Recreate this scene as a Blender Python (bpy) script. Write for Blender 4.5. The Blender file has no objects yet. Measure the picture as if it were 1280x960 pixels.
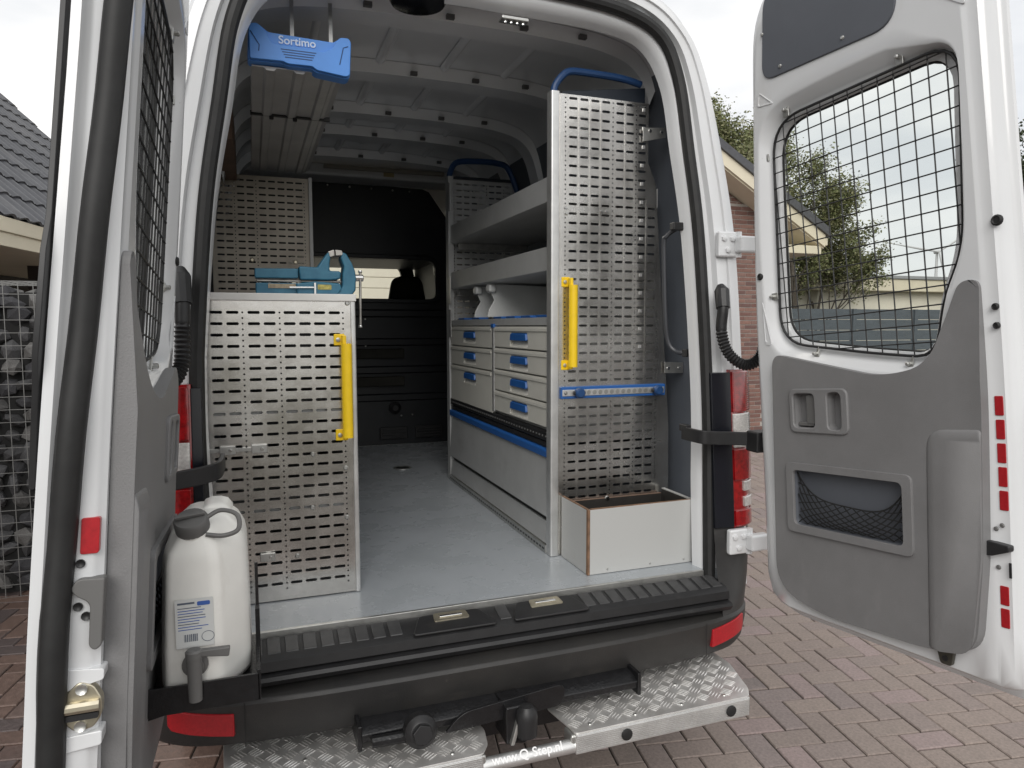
import bpy, bmesh, math, random
from math import sin, cos, tan, pi, radians, log1p, exp
from mathutils import Vector, Matrix
random.seed(7)
SC = bpy.context.scene
COL = SC.collection

# ------------------------------------------------------------------ camera
cd = bpy.data.cameras.new('camera'); cam = bpy.data.objects.new('camera', cd); COL.objects.link(cam)
cd.sensor_width = 36; cd.lens = 887 / 1280 * 36; cd.clip_start = .05; cd.clip_end = 5000
PP = Vector((640, 480)); F = 887.0
dy = Vector((314 - 640, 408 - 480, F)).normalized()
ax = Vector((3080 - 640, 403 - 480, F)); dx = (ax - dy * ax.dot(dy)).normalized()
dz = dx.cross(dy)
if dz.y > 0: dz = -dz
M3 = Matrix((dx, dy, dz))                     # camera vector (x right, y down, z ahead) -> world
CAM = Vector((-.67, -2.06, 1.58))
R = Matrix((M3 @ Vector((1, 0, 0)), M3 @ Vector((0, -1, 0)), M3 @ Vector((0, 0, -1)))).transposed()
cam.matrix_world = Matrix.Translation(CAM) @ R.to_4x4()
SC.camera = cam

# ------------------------------------------------------------------ sky, sun, exposure
wd = bpy.data.worlds.new('World'); SC.world = wd; wd.use_nodes = True
wn, wl = wd.node_tree.nodes, wd.node_tree.links
for n_ in list(wn): wn.remove(n_)
SUN_EL, SUN_AZ = radians(34), radians(204)    # azimuth clockwise from +y
sky = wn.new('ShaderNodeTexSky'); sky.sky_type = 'NISHITA'; sky.sun_disc = False
sky.sun_elevation = SUN_EL; sky.sun_rotation = SUN_AZ
tc = wn.new('ShaderNodeTexCoord'); mp = wn.new('ShaderNodeMapping'); mp.inputs['Scale'].default_value = (1, 1, 2.6)
nz = wn.new('ShaderNodeTexNoise'); nz.inputs['Scale'].default_value = 1.9; nz.inputs['Detail'].default_value = 9; nz.inputs['Roughness'].default_value = .52
rp = wn.new('ShaderNodeValToRGB')
rp.color_ramp.elements[0].position = .33; rp.color_ramp.elements[0].color = (5.6, 5.8, 6.1, 1)
rp.color_ramp.elements[1].position = .66; rp.color_ramp.elements[1].color = (9.3, 9.1, 8.8, 1)
mx = wn.new('ShaderNodeMix'); mx.data_type = 'RGBA'; mx.inputs[0].default_value = .95
bg = wn.new('ShaderNodeBackground'); bg.inputs['Strength'].default_value = .1
wo = wn.new('ShaderNodeOutputWorld')
wl.new(tc.outputs['Generated'], mp.inputs['Vector']); wl.new(mp.outputs[0], nz.inputs['Vector']); wl.new(nz.outputs['Fac'], rp.inputs[0])
wl.new(sky.outputs[0], mx.inputs[6]); wl.new(rp.outputs[0], mx.inputs[7]); wl.new(mx.outputs[2], bg.inputs[0]); wl.new(bg.outputs[0], wo.inputs[0])
sd = bpy.data.lights.new('sun', 'SUN'); sun = bpy.data.objects.new('sun', sd); COL.objects.link(sun)
sd.energy = 1.35; sd.angle = radians(40); sd.color = (1, .97, .93)
sv = Vector((sin(SUN_AZ) * cos(SUN_EL), cos(SUN_AZ) * cos(SUN_EL), sin(SUN_EL)))
sun.rotation_euler = sv.to_track_quat('Z', 'Y').to_euler()
SC.view_settings.view_transform = 'Standard'; SC.view_settings.look = 'None'; SC.view_settings.gamma = 1
SC.view_settings.use_curve_mapping = False; SC.view_settings.exposure = .46
SC.cycles.use_denoising = True; SC.cycles.max_bounces = 10; SC.cycles.diffuse_bounces = 6; SC.cycles.transparent_max_bounces = 16
SC.cycles.sample_clamp_indirect = 6

# ------------------------------------------------------------------ materials
MATS = {}
def mat(name, col, rough=.5, metal=0., var=0., vscale=8., bump=0., bscale=60., coat=0., col2=None, rvar=0., stretch=(1, 1, 1), rnd=None, spec=.5, trans=0.):
    m = bpy.data.materials.new(name); m.use_nodes = True; MATS[name] = m
    N, L = m.node_tree.nodes, m.node_tree.links
    b = N['Principled BSDF']; b.inputs['Roughness'].default_value = rough; b.inputs['Metallic'].default_value = metal
    b.inputs['Base Color'].default_value = (*col, 1); b.inputs['Coat Weight'].default_value = coat; b.inputs['Coat Roughness'].default_value = .08
    b.inputs['Specular IOR Level'].default_value = spec; b.inputs['Transmission Weight'].default_value = trans
    t = N.new('ShaderNodeTexCoord'); mpp = N.new('ShaderNodeMapping'); mpp.inputs['Scale'].default_value = stretch
    L.new(t.outputs['Object'], mpp.inputs['Vector'])
    src = None
    if rnd:
        oi = N.new('ShaderNodeObjectInfo') if rnd[0] == 'obj' else N.new('ShaderNodeNewGeometry')
        r = N.new('ShaderNodeValToRGB'); cols = rnd[1]
        while len(r.color_ramp.elements) < len(cols): r.color_ramp.elements.new(.5)
        for i, c in enumerate(cols):
            r.color_ramp.elements[i].position = i / max(1, len(cols)); r.color_ramp.elements[i].color = (*c, 1)
        r.color_ramp.interpolation = 'CONSTANT' if len(rnd) < 3 else rnd[2]
        L.new(oi.outputs['Random' if rnd[0] == 'obj' else 'Random Per Island'], r.inputs[0]); src = r.outputs[0]
    if var > 0 or col2:
        n = N.new('ShaderNodeTexNoise'); n.inputs['Scale'].default_value = vscale; n.inputs['Detail'].default_value = 6; n.inputs['Roughness'].default_value = .62
        L.new(mpp.outputs[0], n.inputs['Vector'])
        cr = N.new('ShaderNodeValToRGB'); cr.color_ramp.elements[0].position = .3; cr.color_ramp.elements[1].position = .7
        L.new(n.outputs['Fac'], cr.inputs[0])
        if rnd:
            cr.color_ramp.elements[0].color = (1 - var,) * 3 + (1,); cr.color_ramp.elements[1].color = (1 + var,) * 3 + (1,)
            mm = N.new('ShaderNodeMix'); mm.data_type = 'RGBA'; mm.blend_type = 'MULTIPLY'; mm.inputs[0].default_value = 1
            L.new(src, mm.inputs[6]); L.new(cr.outputs[0], mm.inputs[7]); src = mm.outputs[2]
        else:
            c2 = col2 or tuple(x * (1 - var) for x in col); c1 = col if col2 else tuple(min(1, x * (1 + var)) for x in col)
            cr.color_ramp.elements[0].color = (*c2, 1); cr.color_ramp.elements[1].color = (*c1, 1); src = cr.outputs[0]
        if rvar:
            mr = N.new('ShaderNodeMapRange'); mr.inputs[3].default_value = max(.02, rough - rvar); mr.inputs[4].default_value = min(1, rough + rvar)
            L.new(n.outputs['Fac'], mr.inputs[0]); L.new(mr.outputs[0], b.inputs['Roughness'])
    if src: L.new(src, b.inputs['Base Color'])
    if bump:
        n2 = N.new('ShaderNodeTexNoise'); n2.inputs['Scale'].default_value = bscale; n2.inputs['Detail'].default_value = 5
        L.new(mpp.outputs[0], n2.inputs['Vector'])
        bp = N.new('ShaderNodeBump'); bp.inputs['Strength'].default_value = bump; bp.inputs['Distance'].default_value = .004
        L.new(n2.outputs['Fac'], bp.inputs['Height']); L.new(bp.outputs[0], b.inputs['Normal'])
    return m
WHITE = mat('white_paint', (.69, .70, .71), .24, var=.02, vscale=3, coat=.7, rvar=.06)
WHITE2 = mat('inner_white_paint', (.62, .62, .61), .28, var=.05, vscale=2.5, coat=.3)
ROOFIN = mat('roof_underside_paint', (.86, .875, .89), .22, var=.05, vscale=2.5, coat=.4)
PANEL = mat('grey_door_lining', (.205, .203, .205), .5, col2=(.178, .176, .177), vscale=7, bump=.2, bscale=420, rvar=.1)
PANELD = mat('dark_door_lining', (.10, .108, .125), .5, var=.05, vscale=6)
LINING = mat('blue_grey_lining', (.14, .155, .18), .6, var=.08, vscale=5)
BULK = mat('bulkhead_black', (.012, .0135, .016), .42, var=.2, vscale=5)
ALU = mat('perforated_aluminium', (.84, .825, .795), .24, .96, col2=(.62, .60, .565), vscale=7, rvar=.14, bump=.10, bscale=22)
ALU2 = mat('brushed_aluminium', (.72, .72, .71), .36, .8, var=.1, vscale=14, rvar=.08)
ALU3 = mat('grey_coated_shelf', (.46, .465, .46), .42, .3, var=.07, vscale=7)
TRAYM = mat('dull_tray_aluminium', (.58, .565, .545), .42, .45, var=.1, vscale=6)
PLATE = mat('checker_plate', (.70, .69, .67), .42, .6, col2=(.54, .525, .51), vscale=16, rvar=.14)
CHROME = mat('bright_metal', (.75, .75, .74), .22, 1., var=.1)
GALV = mat('galvanised_steel', (.52, .52, .5), .38, .85, var=.15, vscale=30)
BRASS = mat('passivated_latch', (.58, .53, .41), .33, .85, var=.15, vscale=25)
FLOOR = mat('grey_floor_paint', (.385, .41, .435), .28, col2=(.345, .37, .39), vscale=6, rvar=.16, bump=.06, bscale=90)
BLACK = mat('black_plastic', (.017, .017, .018), .45, var=.2, vscale=20)
BLACKG = mat('glossy_black_panel', (.008, .009, .013), .2, var=.2)
BUMPER = mat('bumper_plastic', (.017, .017, .0175), .45, col2=(.034, .032, .030), vscale=4.5, bump=.15, bscale=260, rvar=.14)
RUBBER = mat('black_rubber', (.012, .012, .012), .6, var=.3, vscale=30)
WETBLK = mat('black_steel', (.010, .010, .011), .28, var=.3, vscale=40, bump=.35, bscale=120)
GREYP = mat('grey_plastic', (.13, .128, .125), .5, var=.05)
REDREF = mat('red_reflector', (.38, .012, .018), .3, var=.15, vscale=120)
REDL = mat('red_lens', (.27, .004, .006), .10, var=.45, vscale=60, coat=1.)
CLEARL = mat('clear_lens', (.62, .60, .58), .15, .3, var=.25, vscale=120, coat=1.)
BLUE = mat('blue_plastic', (.018, .10, .33), .45, var=.06)
BLUEC = mat('bright_blue_plastic', (.085, .27, .70), .45, var=.06, vscale=10)
BLUED = mat('dark_blue_coat', (.014, .055, .16), .45, var=.1)
YELLOW = mat('yellow_paint', (.85, .57, .012), .42, var=.06, vscale=25)
BEIGE = mat('beige_drawer_plastic', (.56, .55, .50), .5, var=.03, vscale=8)
BEIGEL = mat('pale_recess_plastic', (.80, .78, .71), .5)
VISE = mat('blue_vise_paint', (.028, .13, .215), .42, col2=(.05, .19, .28), vscale=22)
STEEL = mat('worn_steel', (.42, .40, .37), .35, .9, var=.25, vscale=30)
PLY = mat('brown_board', (.16, .10, .07), .7, var=.2, vscale=8, stretch=(1, 1, 6))
EDGE = mat('plywood_edge', (.19, .11, .065), .8, var=.35, vscale=40)
CANM = mat('milky_canister', (.82, .81, .77), .42, var=.05, vscale=9, spec=.4)
LABELM = mat('clear_label', (.66, .67, .66), .4, var=.05)
INK = mat('label_ink', (.10, .12, .16), .6)
INKB = mat('label_blue', (.05, .12, .40), .5)
INKL = mat('white_print', (.62, .72, .88), .5)
CREAM = mat('cream_boards', (.70, .64, .50), .6, var=.05, vscale=3)
CREAMW = mat('cream_render', (.72, .68, .58), .8, var=.05, vscale=4)
FENCE = mat('grey_fence', (.085, .10, .115), .7, var=.15, vscale=6, stretch=(1, 1, 4))
TILE = mat('dark_roof_tile', (.060, .062, .070), .5, var=.2, vscale=20, rnd=('obj', [(.055, .057, .065), (.075, .077, .085), (.062, .064, .072), (.085, .086, .092)]))
MORTAR = mat('mortar', (.36, .34, .31), .9, var=.12, vscale=30)
WBRICK = mat('wall_brick', (.25, .1, .07), .85, var=.2, vscale=25, rnd=('obj', [(.19, .105, .085), (.16, .085, .07), (.22, .125, .10), (.14, .08, .07), (.20, .12, .10)]))
PB = [(0.263, 0.215, 0.189), (0.279, 0.219, 0.207), (0.253, 0.206, 0.183), (0.267, 0.217, 0.189), (0.249, 0.204, 0.185), (0.286, 0.225, 0.213), (0.261, 0.214, 0.189), (0.243, 0.199, 0.177), (0.234, 0.193, 0.181), (0.272, 0.222, 0.194), (0.258, 0.212, 0.186)]
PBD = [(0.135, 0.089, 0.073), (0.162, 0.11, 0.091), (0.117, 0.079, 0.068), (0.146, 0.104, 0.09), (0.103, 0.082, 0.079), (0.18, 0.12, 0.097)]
PAVE = mat('paving_brick', PB[0], .82, var=.2, vscale=70, bump=.5, bscale=180, rnd=('obj', PB))
PAVES = mat('paving_brick_field', PB[0], .82, var=.2, vscale=70, bump=.5, bscale=180, rnd=('isl', PB))
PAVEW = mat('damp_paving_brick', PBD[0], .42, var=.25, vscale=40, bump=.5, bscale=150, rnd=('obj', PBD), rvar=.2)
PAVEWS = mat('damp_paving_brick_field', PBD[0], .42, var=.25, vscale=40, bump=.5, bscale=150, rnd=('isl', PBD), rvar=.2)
SAND = mat('joint_sand', (.045, .038, .032), .95, var=.3, vscale=60)
STONE = mat('gabion_stone', (.07, .07, .07), .8, var=.35, vscale=14, bump=.6, bscale=40, rnd=('obj', [(.07, .07, .073), (.11, .108, .106), (.145, .142, .138), (.09, .09, .094), (.055, .055, .06)]))
LEAF = mat('leaf_green', (.07, .095, .03), .6, var=.1, rnd=('isl', [(.14, .16, .06), (.17, .185, .075), (.21, .21, .10), (.12, .14, .055), (.24, .23, .125)]))
LEAFD = mat('leaf_dark', (.03, .045, .02), .6, var=.1, rnd=('isl', [(.03, .045, .018), (.045, .06, .024), (.055, .07, .03)]))
BARK = mat('bark', (.09, .075, .06), .9, var=.3, vscale=12)
GRASS = mat('verge_soil', (.06, .055, .035), .95, var=.4, vscale=10)
WHITEM = mat('turbine_white', (.55, .56, .58), .5)
SEATM = mat('seat_fabric', (.008, .008, .009), .8, var=.2)
LAM = mat('dotted_white_laminate', (.60, .60, .575), .4, var=.04, vscale=4)
def hexbump(m, scale):
    N, L = m.node_tree.nodes, m.node_tree.links
    t = N.new('ShaderNodeTexCoord'); v = N.new('ShaderNodeTexVoronoi'); v.inputs['Scale'].default_value = scale; v.inputs['Randomness'].default_value = 0.0
    L.new(t.outputs['Object'], v.inputs['Vector']); bp = N.new('ShaderNodeBump'); bp.inputs['Strength'].default_value = .5; bp.inputs['Distance'].default_value = .003
    r = N.new('ShaderNodeMapRange'); r.inputs[1].default_value = .2; r.inputs[2].default_value = .45
    L.new(v.outputs['Distance'], r.inputs[0]); cm = N.new('ShaderNodeMix'); cm.data_type = 'RGBA'; cm.inputs[6].default_value = (.60, .60, .58, 1); cm.inputs[7].default_value = (.47, .475, .465, 1); L.new(r.outputs[0], cm.inputs[0]); L.new(cm.outputs[2], N['Principled BSDF'].inputs['Base Color']); L.new(r.outputs[0], bp.inputs['Height']); L.new(bp.outputs[0], N['Principled BSDF'].inputs['Normal'])
hexbump(LAM, 105)
def wear(m, col, amount, scale, stretch=(1, 1, 1), lo=.60, hi=.72, seed=0.):
    """thin marks of another colour over a material: scuffs, scratches, dust"""
    N, L = m.node_tree.nodes, m.node_tree.links; b = N['Principled BSDF']; inp = b.inputs['Base Color']
    src = inp.links[0].from_socket if inp.links else None
    t = N.new('ShaderNodeTexCoord'); mp_ = N.new('ShaderNodeMapping'); mp_.inputs['Scale'].default_value = stretch; mp_.inputs['Location'].default_value = (seed, seed * .7, seed * 1.3)
    n = N.new('ShaderNodeTexNoise'); n.inputs['Scale'].default_value = scale; n.inputs['Detail'].default_value = 8; n.inputs['Roughness'].default_value = .7
    r = N.new('ShaderNodeMapRange'); r.inputs[1].default_value = lo; r.inputs[2].default_value = hi; r.inputs[4].default_value = amount
    x = N.new('ShaderNodeMix'); x.data_type = 'RGBA'; x.inputs[7].default_value = (*col, 1)
    L.new(t.outputs['Object'], mp_.inputs['Vector']); L.new(mp_.outputs[0], n.inputs['Vector']); L.new(n.outputs['Fac'], r.inputs[0]); L.new(r.outputs[0], x.inputs[0])
    if src: L.new(src, x.inputs[6])
    else: x.inputs[6].default_value = inp.default_value
    L.new(x.outputs[2], inp)
wear(PANEL, (.30, .295, .29), .35, 9, (1, 1, .35), .58, .78, 3); wear(PANEL, (.33, .33, .33), .5, 60, (1, 6, 1), .70, .78, 8)
wear(WHITE, (.52, .50, .46), .35, 5, (1, 1, .3), .60, .85, 1); wear(WHITE, (.30, .29, .27), .5, 45, (1, 1, 1), .73, .80, 5)
wear(FLOOR, (.48, .50, .515), .3, 12, (4, .2, 1), .58, .76, 2); wear(FLOOR, (.27, .27, .265), .25, 6, (1, 1, 1), .60, .85, 7); wear(FLOOR, (.18, .18, .175), .4, 80, (1, 1, 1), .71, .77, 9)
wear(ALU, (.36, .33, .28), .4, 4, (1, 1, 1), .55, .75, 4); wear(ALU, (.85, .85, .84), .3, 18, (1, 1, 9), .60, .80, 6)
wear(BUMPER, (.08, .072, .062), .35, 7, (1, 1, 3), .56, .80, 2); wear(BUMPER, (.10, .09, .08), .5, 50, (1, 1, 1), .66, .74, 4)
wear(BLACK, (.06, .056, .05), .4, 12, (1, 1, 1), .58, .8, 5)
wear(CANM, (.50, .47, .40), .35, 8, (1, 1, .5), .58, .8, 1); wear(LAM, (.36, .33, .28), .4, 7, (1, 1, 1), .60, .8, 3)
wear(PLATE, (.30, .27, .23), .5, 8, (1, 1, 1), .55, .78, 6); wear(ALU3, (.25, .245, .235), .4, 10, (1, .4, 1), .58, .78, 2)
wear(BEIGE, (.36, .34, .29), .3, 9, (1, 1, 1), .58, .8, 2); wear(YELLOW, (.25, .2, .12), .7, 40, (1, 1, 1), .66, .72, 3)
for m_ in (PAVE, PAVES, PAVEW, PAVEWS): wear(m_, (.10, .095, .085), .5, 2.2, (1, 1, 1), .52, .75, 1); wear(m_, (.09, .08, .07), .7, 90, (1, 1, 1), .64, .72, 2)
BRICKW = mat('brickwork', (.2, .1, .08), .88)
def brickwork(m):
    N, L = m.node_tree.nodes, m.node_tree.links; t = N.new('ShaderNodeTexCoord'); sp = N.new('ShaderNodeSeparateXYZ'); ad = N.new('ShaderNodeMath'); cb_ = N.new('ShaderNodeCombineXYZ'); bt = N.new('ShaderNodeTexBrick')
    bt.inputs['Scale'].default_value = 1; bt.inputs['Brick Width'].default_value = .22; bt.inputs['Row Height'].default_value = .0635; bt.inputs['Mortar Size'].default_value = .005; bt.inputs['Bias'].default_value = -.2
    bt.inputs['Color1'].default_value = (.20, .11, .09, 1); bt.inputs['Color2'].default_value = (.145, .08, .066, 1); bt.inputs['Mortar'].default_value = (.34, .32, .29, 1)
    L.new(t.outputs['Object'], sp.inputs[0]); L.new(sp.outputs[0], ad.inputs[0]); L.new(sp.outputs[1], ad.inputs[1]); L.new(ad.outputs[0], cb_.inputs[0]); L.new(sp.outputs[2], cb_.inputs[1]); L.new(cb_.outputs[0], bt.inputs['Vector']); L.new(bt.outputs['Color'], N['Principled BSDF'].inputs['Base Color'])
    bp = N.new('ShaderNodeBump'); bp.inputs['Strength'].default_value = .6; bp.inputs['Distance'].default_value = .006; bp.invert = True; L.new(bt.outputs['Fac'], bp.inputs['Height']); L.new(bp.outputs[0], N['Principled BSDF'].inputs['Normal'])
brickwork(BRICKW)
def glassmat(name, tint, refl):
    m = bpy.data.materials.new(name); m.use_nodes = True; N, L = m.node_tree.nodes, m.node_tree.links
    for n in list(N): N.remove(n)
    o = N.new('ShaderNodeOutputMaterial'); mxx = N.new('ShaderNodeMixShader'); tr = N.new('ShaderNodeBsdfTransparent'); g = N.new('ShaderNodeBsdfGlossy'); fr = N.new('ShaderNodeFresnel')
    tr.inputs[0].default_value = (*tint, 1); g.inputs['Roughness'].default_value = .02; fr.inputs[0].default_value = refl
    L.new(fr.outputs[0], mxx.inputs[0]); L.new(tr.outputs[0], mxx.inputs[1]); L.new(g.outputs[0], mxx.inputs[2]); L.new(mxx.outputs[0], o.inputs[0])
    return m
GLASS = glassmat('window_glass', (.95, .96, .94), 1.12)

# ------------------------------------------------------------------ mesh helpers
class MB:
    def __init__(s): s.v = []; s.f = []
    def add(s, v, f):
        o = len(s.v); s.v += [tuple(x) for x in v]; s.f += [tuple(i + o for i in q) for q in f]; return s
    def hexa(s, p): return s.add(p, [(0, 3, 2, 1), (4, 5, 6, 7), (0, 1, 5, 4), (1, 2, 6, 5), (2, 3, 7, 6), (3, 0, 4, 7)])
    def box(s, x0, x1, y0, y1, z0, z1, fn=None):
        p = [(x0, y0, z0), (x1, y0, z0), (x1, y1, z0), (x0, y1, z0), (x0, y0, z1), (x1, y0, z1), (x1, y1, z1), (x0, y1, z1)]
        return s.hexa([fn(*q) for q in p] if fn else p)
    def loft(s, loops, closed=False, caps=False):
        n = len(loops[0]); o = len(s.v)
        for l in loops: s.v += [tuple(x) for x in l]
        for i in range(len(loops) - 1):
            for j in range(n if closed else n - 1):
                a, b = j, (j + 1) % n; s.f.append((o + i * n + a, o + i * n + b, o + (i + 1) * n + b, o + (i + 1) * n + a))
        if caps: s.f.append(tuple(o + j for j in reversed(range(n)))); s.f.append(tuple(o + (len(loops) - 1) * n + j for j in range(n)))
        return s
    def tube(s, pts, r, n=8, caps=True, closed=False, flat=None):
        pts = [Vector(p) for p in pts]; m = len(pts); loops = []; up = None
        for i, p in enumerate(pts):
            t = (pts[(i + 1) % m] - pts[i - 1]) if closed else (pts[min(i + 1, m - 1)] - pts[max(i - 1, 0)])
            t.normalize()
            if up is None: up = t.orthogonal().normalized() if not flat else (Vector(flat) - t * t.dot(Vector(flat))).normalized()
            else:
                up = up - t * up.dot(t); up = up.normalized() if up.length > 1e-6 else t.orthogonal().normalized()
            w = t.cross(up); rr = r[i] if isinstance(r, (list, tuple)) else r
            loops.append([p + up * (rr * cos(2 * pi * k / n)) + w * (rr * sin(2 * pi * k / n)) for k in range(n)])
        if closed: loops.append(loops[0])
        return s.loft(loops, True, caps and not closed)
    def lathe(s, prof, c, axis, n=20, caps=True):
        a = Vector(axis).normalized(); u = a.orthogonal().normalized(); w = a.cross(u); c = Vector(c)
        return s.loft([[c + a * h + (u * cos(2 * pi * k / n) + w * sin(2 * pi * k / n)) * r for k in range(n)] for r, h in prof], True, caps)
    def prism(s, poly, fn, a, b):
        n = len(poly); o = len(s.v)
        s.v += [tuple(fn(p, q, a)) for p, q in poly] + [tuple(fn(p, q, b)) for p, q in poly]
        s.f.append(tuple(o + i for i in reversed(range(n)))); s.f.append(tuple(o + n + i for i in range(n)))
        for i in range(n): j = (i + 1) % n; s.f.append((o + i, o + j, o + n + j, o + n + i))
        return s
    def plate(s, outline, holes, fn, a, b):
        bm = bmesh.new(); loops = []
        for L in [outline] + holes:
            vs = [bm.verts.new((p, q, 0)) for p, q in L]; loops.append(vs)
            for i in range(len(vs)): bm.edges.new((vs[i], vs[(i + 1) % len(vs)]))
        bmesh.ops.triangle_fill(bm, use_beauty=True, use_dissolve=False, edges=bm.edges[:], normal=(0, 0, 1))
        bm.verts.index_update(); P = [(v.co.x, v.co.y) for v in bm.verts]; n = len(P); o = len(s.v)
        s.v += [tuple(fn(p, q, b)) for p, q in P] + [tuple(fn(p, q, a)) for p, q in P]
        for f in bm.faces:
            idx = [v.index for v in f.verts]
            if f.normal.z < 0: idx.reverse()
            s.f.append(tuple(o + i for i in idx)); s.f.append(tuple(o + n + i for i in reversed(idx)))
        for L in loops:
            for i in range(len(L)):
                x, y = L[i].index, L[(i + 1) % len(L)].index; s.f.append((o + x, o + y, o + n + y, o + n + x))
        bm.free(); return s
    def mesh(s, name, mats, smooth=30, fix=True):
        me = bpy.data.meshes.new(name); me.from_pydata(s.v, [], s.f)
        for m in (mats if isinstance(mats, (list, tuple)) else [mats]): me.materials.append(m)
        if fix:
            bm = bmesh.new(); bm.from_mesh(me); bmesh.ops.recalc_face_normals(bm, faces=bm.faces); bm.to_mesh(me); bm.free()
        me.polygons.foreach_set('use_smooth', [smooth > 0] * len(me.polygons))
        if smooth > 0: me.set_sharp_from_angle(angle=radians(smooth))
        return me
    def obj(s, name, m, parent=None, bevel=0, smooth=35, seg=2, fix=True, props=None):
        o = bpy.data.objects.new(name, s.mesh(name, m, smooth, fix)); COL.objects.link(o); attach(o, parent)
        if bevel:
            b = o.modifiers.new('bevel', 'BEVEL'); b.width = bevel; b.segments = seg; b.limit_method = 'ANGLE'; b.angle_limit = radians(40); b.harden_normals = True
        if props: tag(o, **props)
        return o
def attach(o, parent):
    if parent:
        o.parent = parent; o.matrix_parent_inverse = parent.matrix_world.inverted() if parent.type != 'EMPTY' else Matrix.Translation(-Vector(parent['base']))
def tag(o, label=None, category=None, group=None, kind=None):
    for k, v in (('label', label), ('category', category), ('group', group), ('kind', kind)):
        if v: o[k] = v
def thing(name, base, label, cat, group=None):
    o = bpy.data.objects.new(name, None); COL.objects.link(o); o.location = base; o['base'] = tuple(base); o.empty_display_size = .1
    tag(o, label, cat, group); return o
def B(name, x0, x1, y0, y1, z0, z1, m, parent=None, bevel=0, fn=None): return MB().box(x0, x1, y0, y1, z0, z1, fn).obj(name, m, parent, bevel)
def rounded(pts, r, n=6):
    out = []; m = len(pts)
    for i in range(m):
        p0, p, p1 = Vector(pts[i - 1][:2]), Vector(pts[i][:2]), Vector(pts[(i + 1) % m][:2]); rr = pts[i][2] if len(pts[i]) > 2 else r
        a, b = (p0 - p), (p1 - p); rr = min(rr, a.length * .49, b.length * .49)
        if rr < 1e-5: out.append(tuple(p)); continue
        s, e = p + a.normalized() * rr, p + b.normalized() * rr
        for k in range(n + 1):
            t = k / n; q = s * (1 - t) ** 2 + p * 2 * t * (1 - t) + e * t * t; out.append((q.x, q.y))
    return out
def rect(x0, x1, y0, y1, r=0, n=5):
    p = [(x0, y0), (x1, y0), (x1, y1), (x0, y1)]; return rounded(p, r, n) if r else p
SL = .0160
def slot(cx, cy, L, h): return [(cx - L, cy - h * .4), (cx - L + h * .6, cy - h), (cx + L - h * .6, cy - h), (cx + L, cy - h * .4), (cx + L, cy + h * .4), (cx + L - h * .6, cy + h), (cx - L + h * .6, cy + h), (cx - L, cy + h * .4)]
def disc(cx, cy, r, n=8): return [(cx + r * cos(2 * pi * k / n), cy + r * sin(2 * pi * k / n)) for k in range(n)]
def catmull(P, n):
    P = [Vector(p) for p in P]; out = []
    for i in range(len(P) - 1):
        a, b, c, d = P[max(i - 1, 0)], P[i], P[i + 1], P[min(i + 2, len(P) - 1)]
        for k in range(n):
            t = k / n; out.append(.5 * ((2 * b) + (c - a) * t + (2 * a - 5 * b + 4 * c - d) * t * t + (3 * b - a - 3 * c + d) * t ** 3))
    out.append(P[-1]); return out
def XZ(y): return lambda p, q, w: (p, y + w, q)
def text_obj(name, s, size, m, parent, mw, extrude=.0008, align='CENTER', bold=0.):
    c = bpy.data.curves.new(name, 'FONT'); c.body = s; c.size = size; c.extrude = extrude; c.align_x = align; c.align_y = 'CENTER'; c.offset = bold
    t = bpy.data.objects.new(name, c); COL.objects.link(t); dg = bpy.context.evaluated_depsgraph_get()
    me = bpy.data.meshes.new_from_object(t.evaluated_get(dg)); bpy.data.objects.remove(t)
    me.transform(mw); me.materials.clear(); me.materials.append(m); o = bpy.data.objects.new(name, me); COL.objects.link(o); attach(o, parent); return o
def frame(o, x, y):
    x = Vector(x).normalized(); y = Vector(y); y = (y - x * x.dot(y)).normalized(); z = x.cross(y)
    m = Matrix((x, y, z)).transposed().to_4x4(); m.translation = Vector(o); return m

# ================================================================== GROUND
def ang(a, b):  # paving frame (a along, b across, metres) -> world
    return (GO.x + a * GA.x + b * GB.x, GO.y + a * GA.y + b * GB.y)
TH = radians(-10.5); GA = Vector((cos(TH), sin(TH))); GB = Vector((-sin(TH), cos(TH)))
def ground_hit(px, py):
    r = M3 @ Vector((px - 640, py - 480, F)); t = -CAM.z / r.z; return CAM + r * t
g0 = ground_hit(977.1, 875.2); GO = Vector((g0.x, g0.y))
MB().add([(-2500, -2500, -.02), (2500, -2500, -.02), (2500, 2500, -.02), (-2500, 2500, -.02)], [(0, 1, 2, 3)]).obj('ground', GRASS, props=dict(kind='structure'))
pave = MB().add([(-14, -6, -.009), (16, -6, -.009), (16, 14, -.009), (-14, 14, -.009)], [(0, 1, 2, 3)]).obj('paving', SAND, props=dict(kind='structure'))
U = .1025
def brick_mesh(m):
    L, Wd, h, c = 2 * U - .006, U - .006, .03, .004
    b = MB(); z = 0
    o = [(-L / 2, -Wd / 2), (L / 2, -Wd / 2), (L / 2, Wd / 2), (-L / 2, Wd / 2)]; i_ = [(x - math.copysign(c, x), y - math.copysign(c, y)) for x, y in o]
    b.loft([[(x, y, -h) for x, y in o], [(x, y, -c) for x, y in o], [(x, y, z) for x, y in i_]], True); b.f.append((8, 9, 10, 11)); return b
def inpoly(p, poly):
    c = False
    for i in range(len(poly)):
        (x0, y0), (x1, y1) = poly[i - 1], poly[i]
        if (y0 > p[1]) != (y1 > p[1]) and p[0] < (x1 - x0) * (p[1] - y0) / (y1 - y0) + x0: c = not c
    return c
def project(p):
    q = M3.inverted() @ (Vector(p) - CAM); return (640 + F * q.x / q.z, 480 + F * q.y / q.z, q.z) if q.z > .2 else (0, 0, -1)
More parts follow.
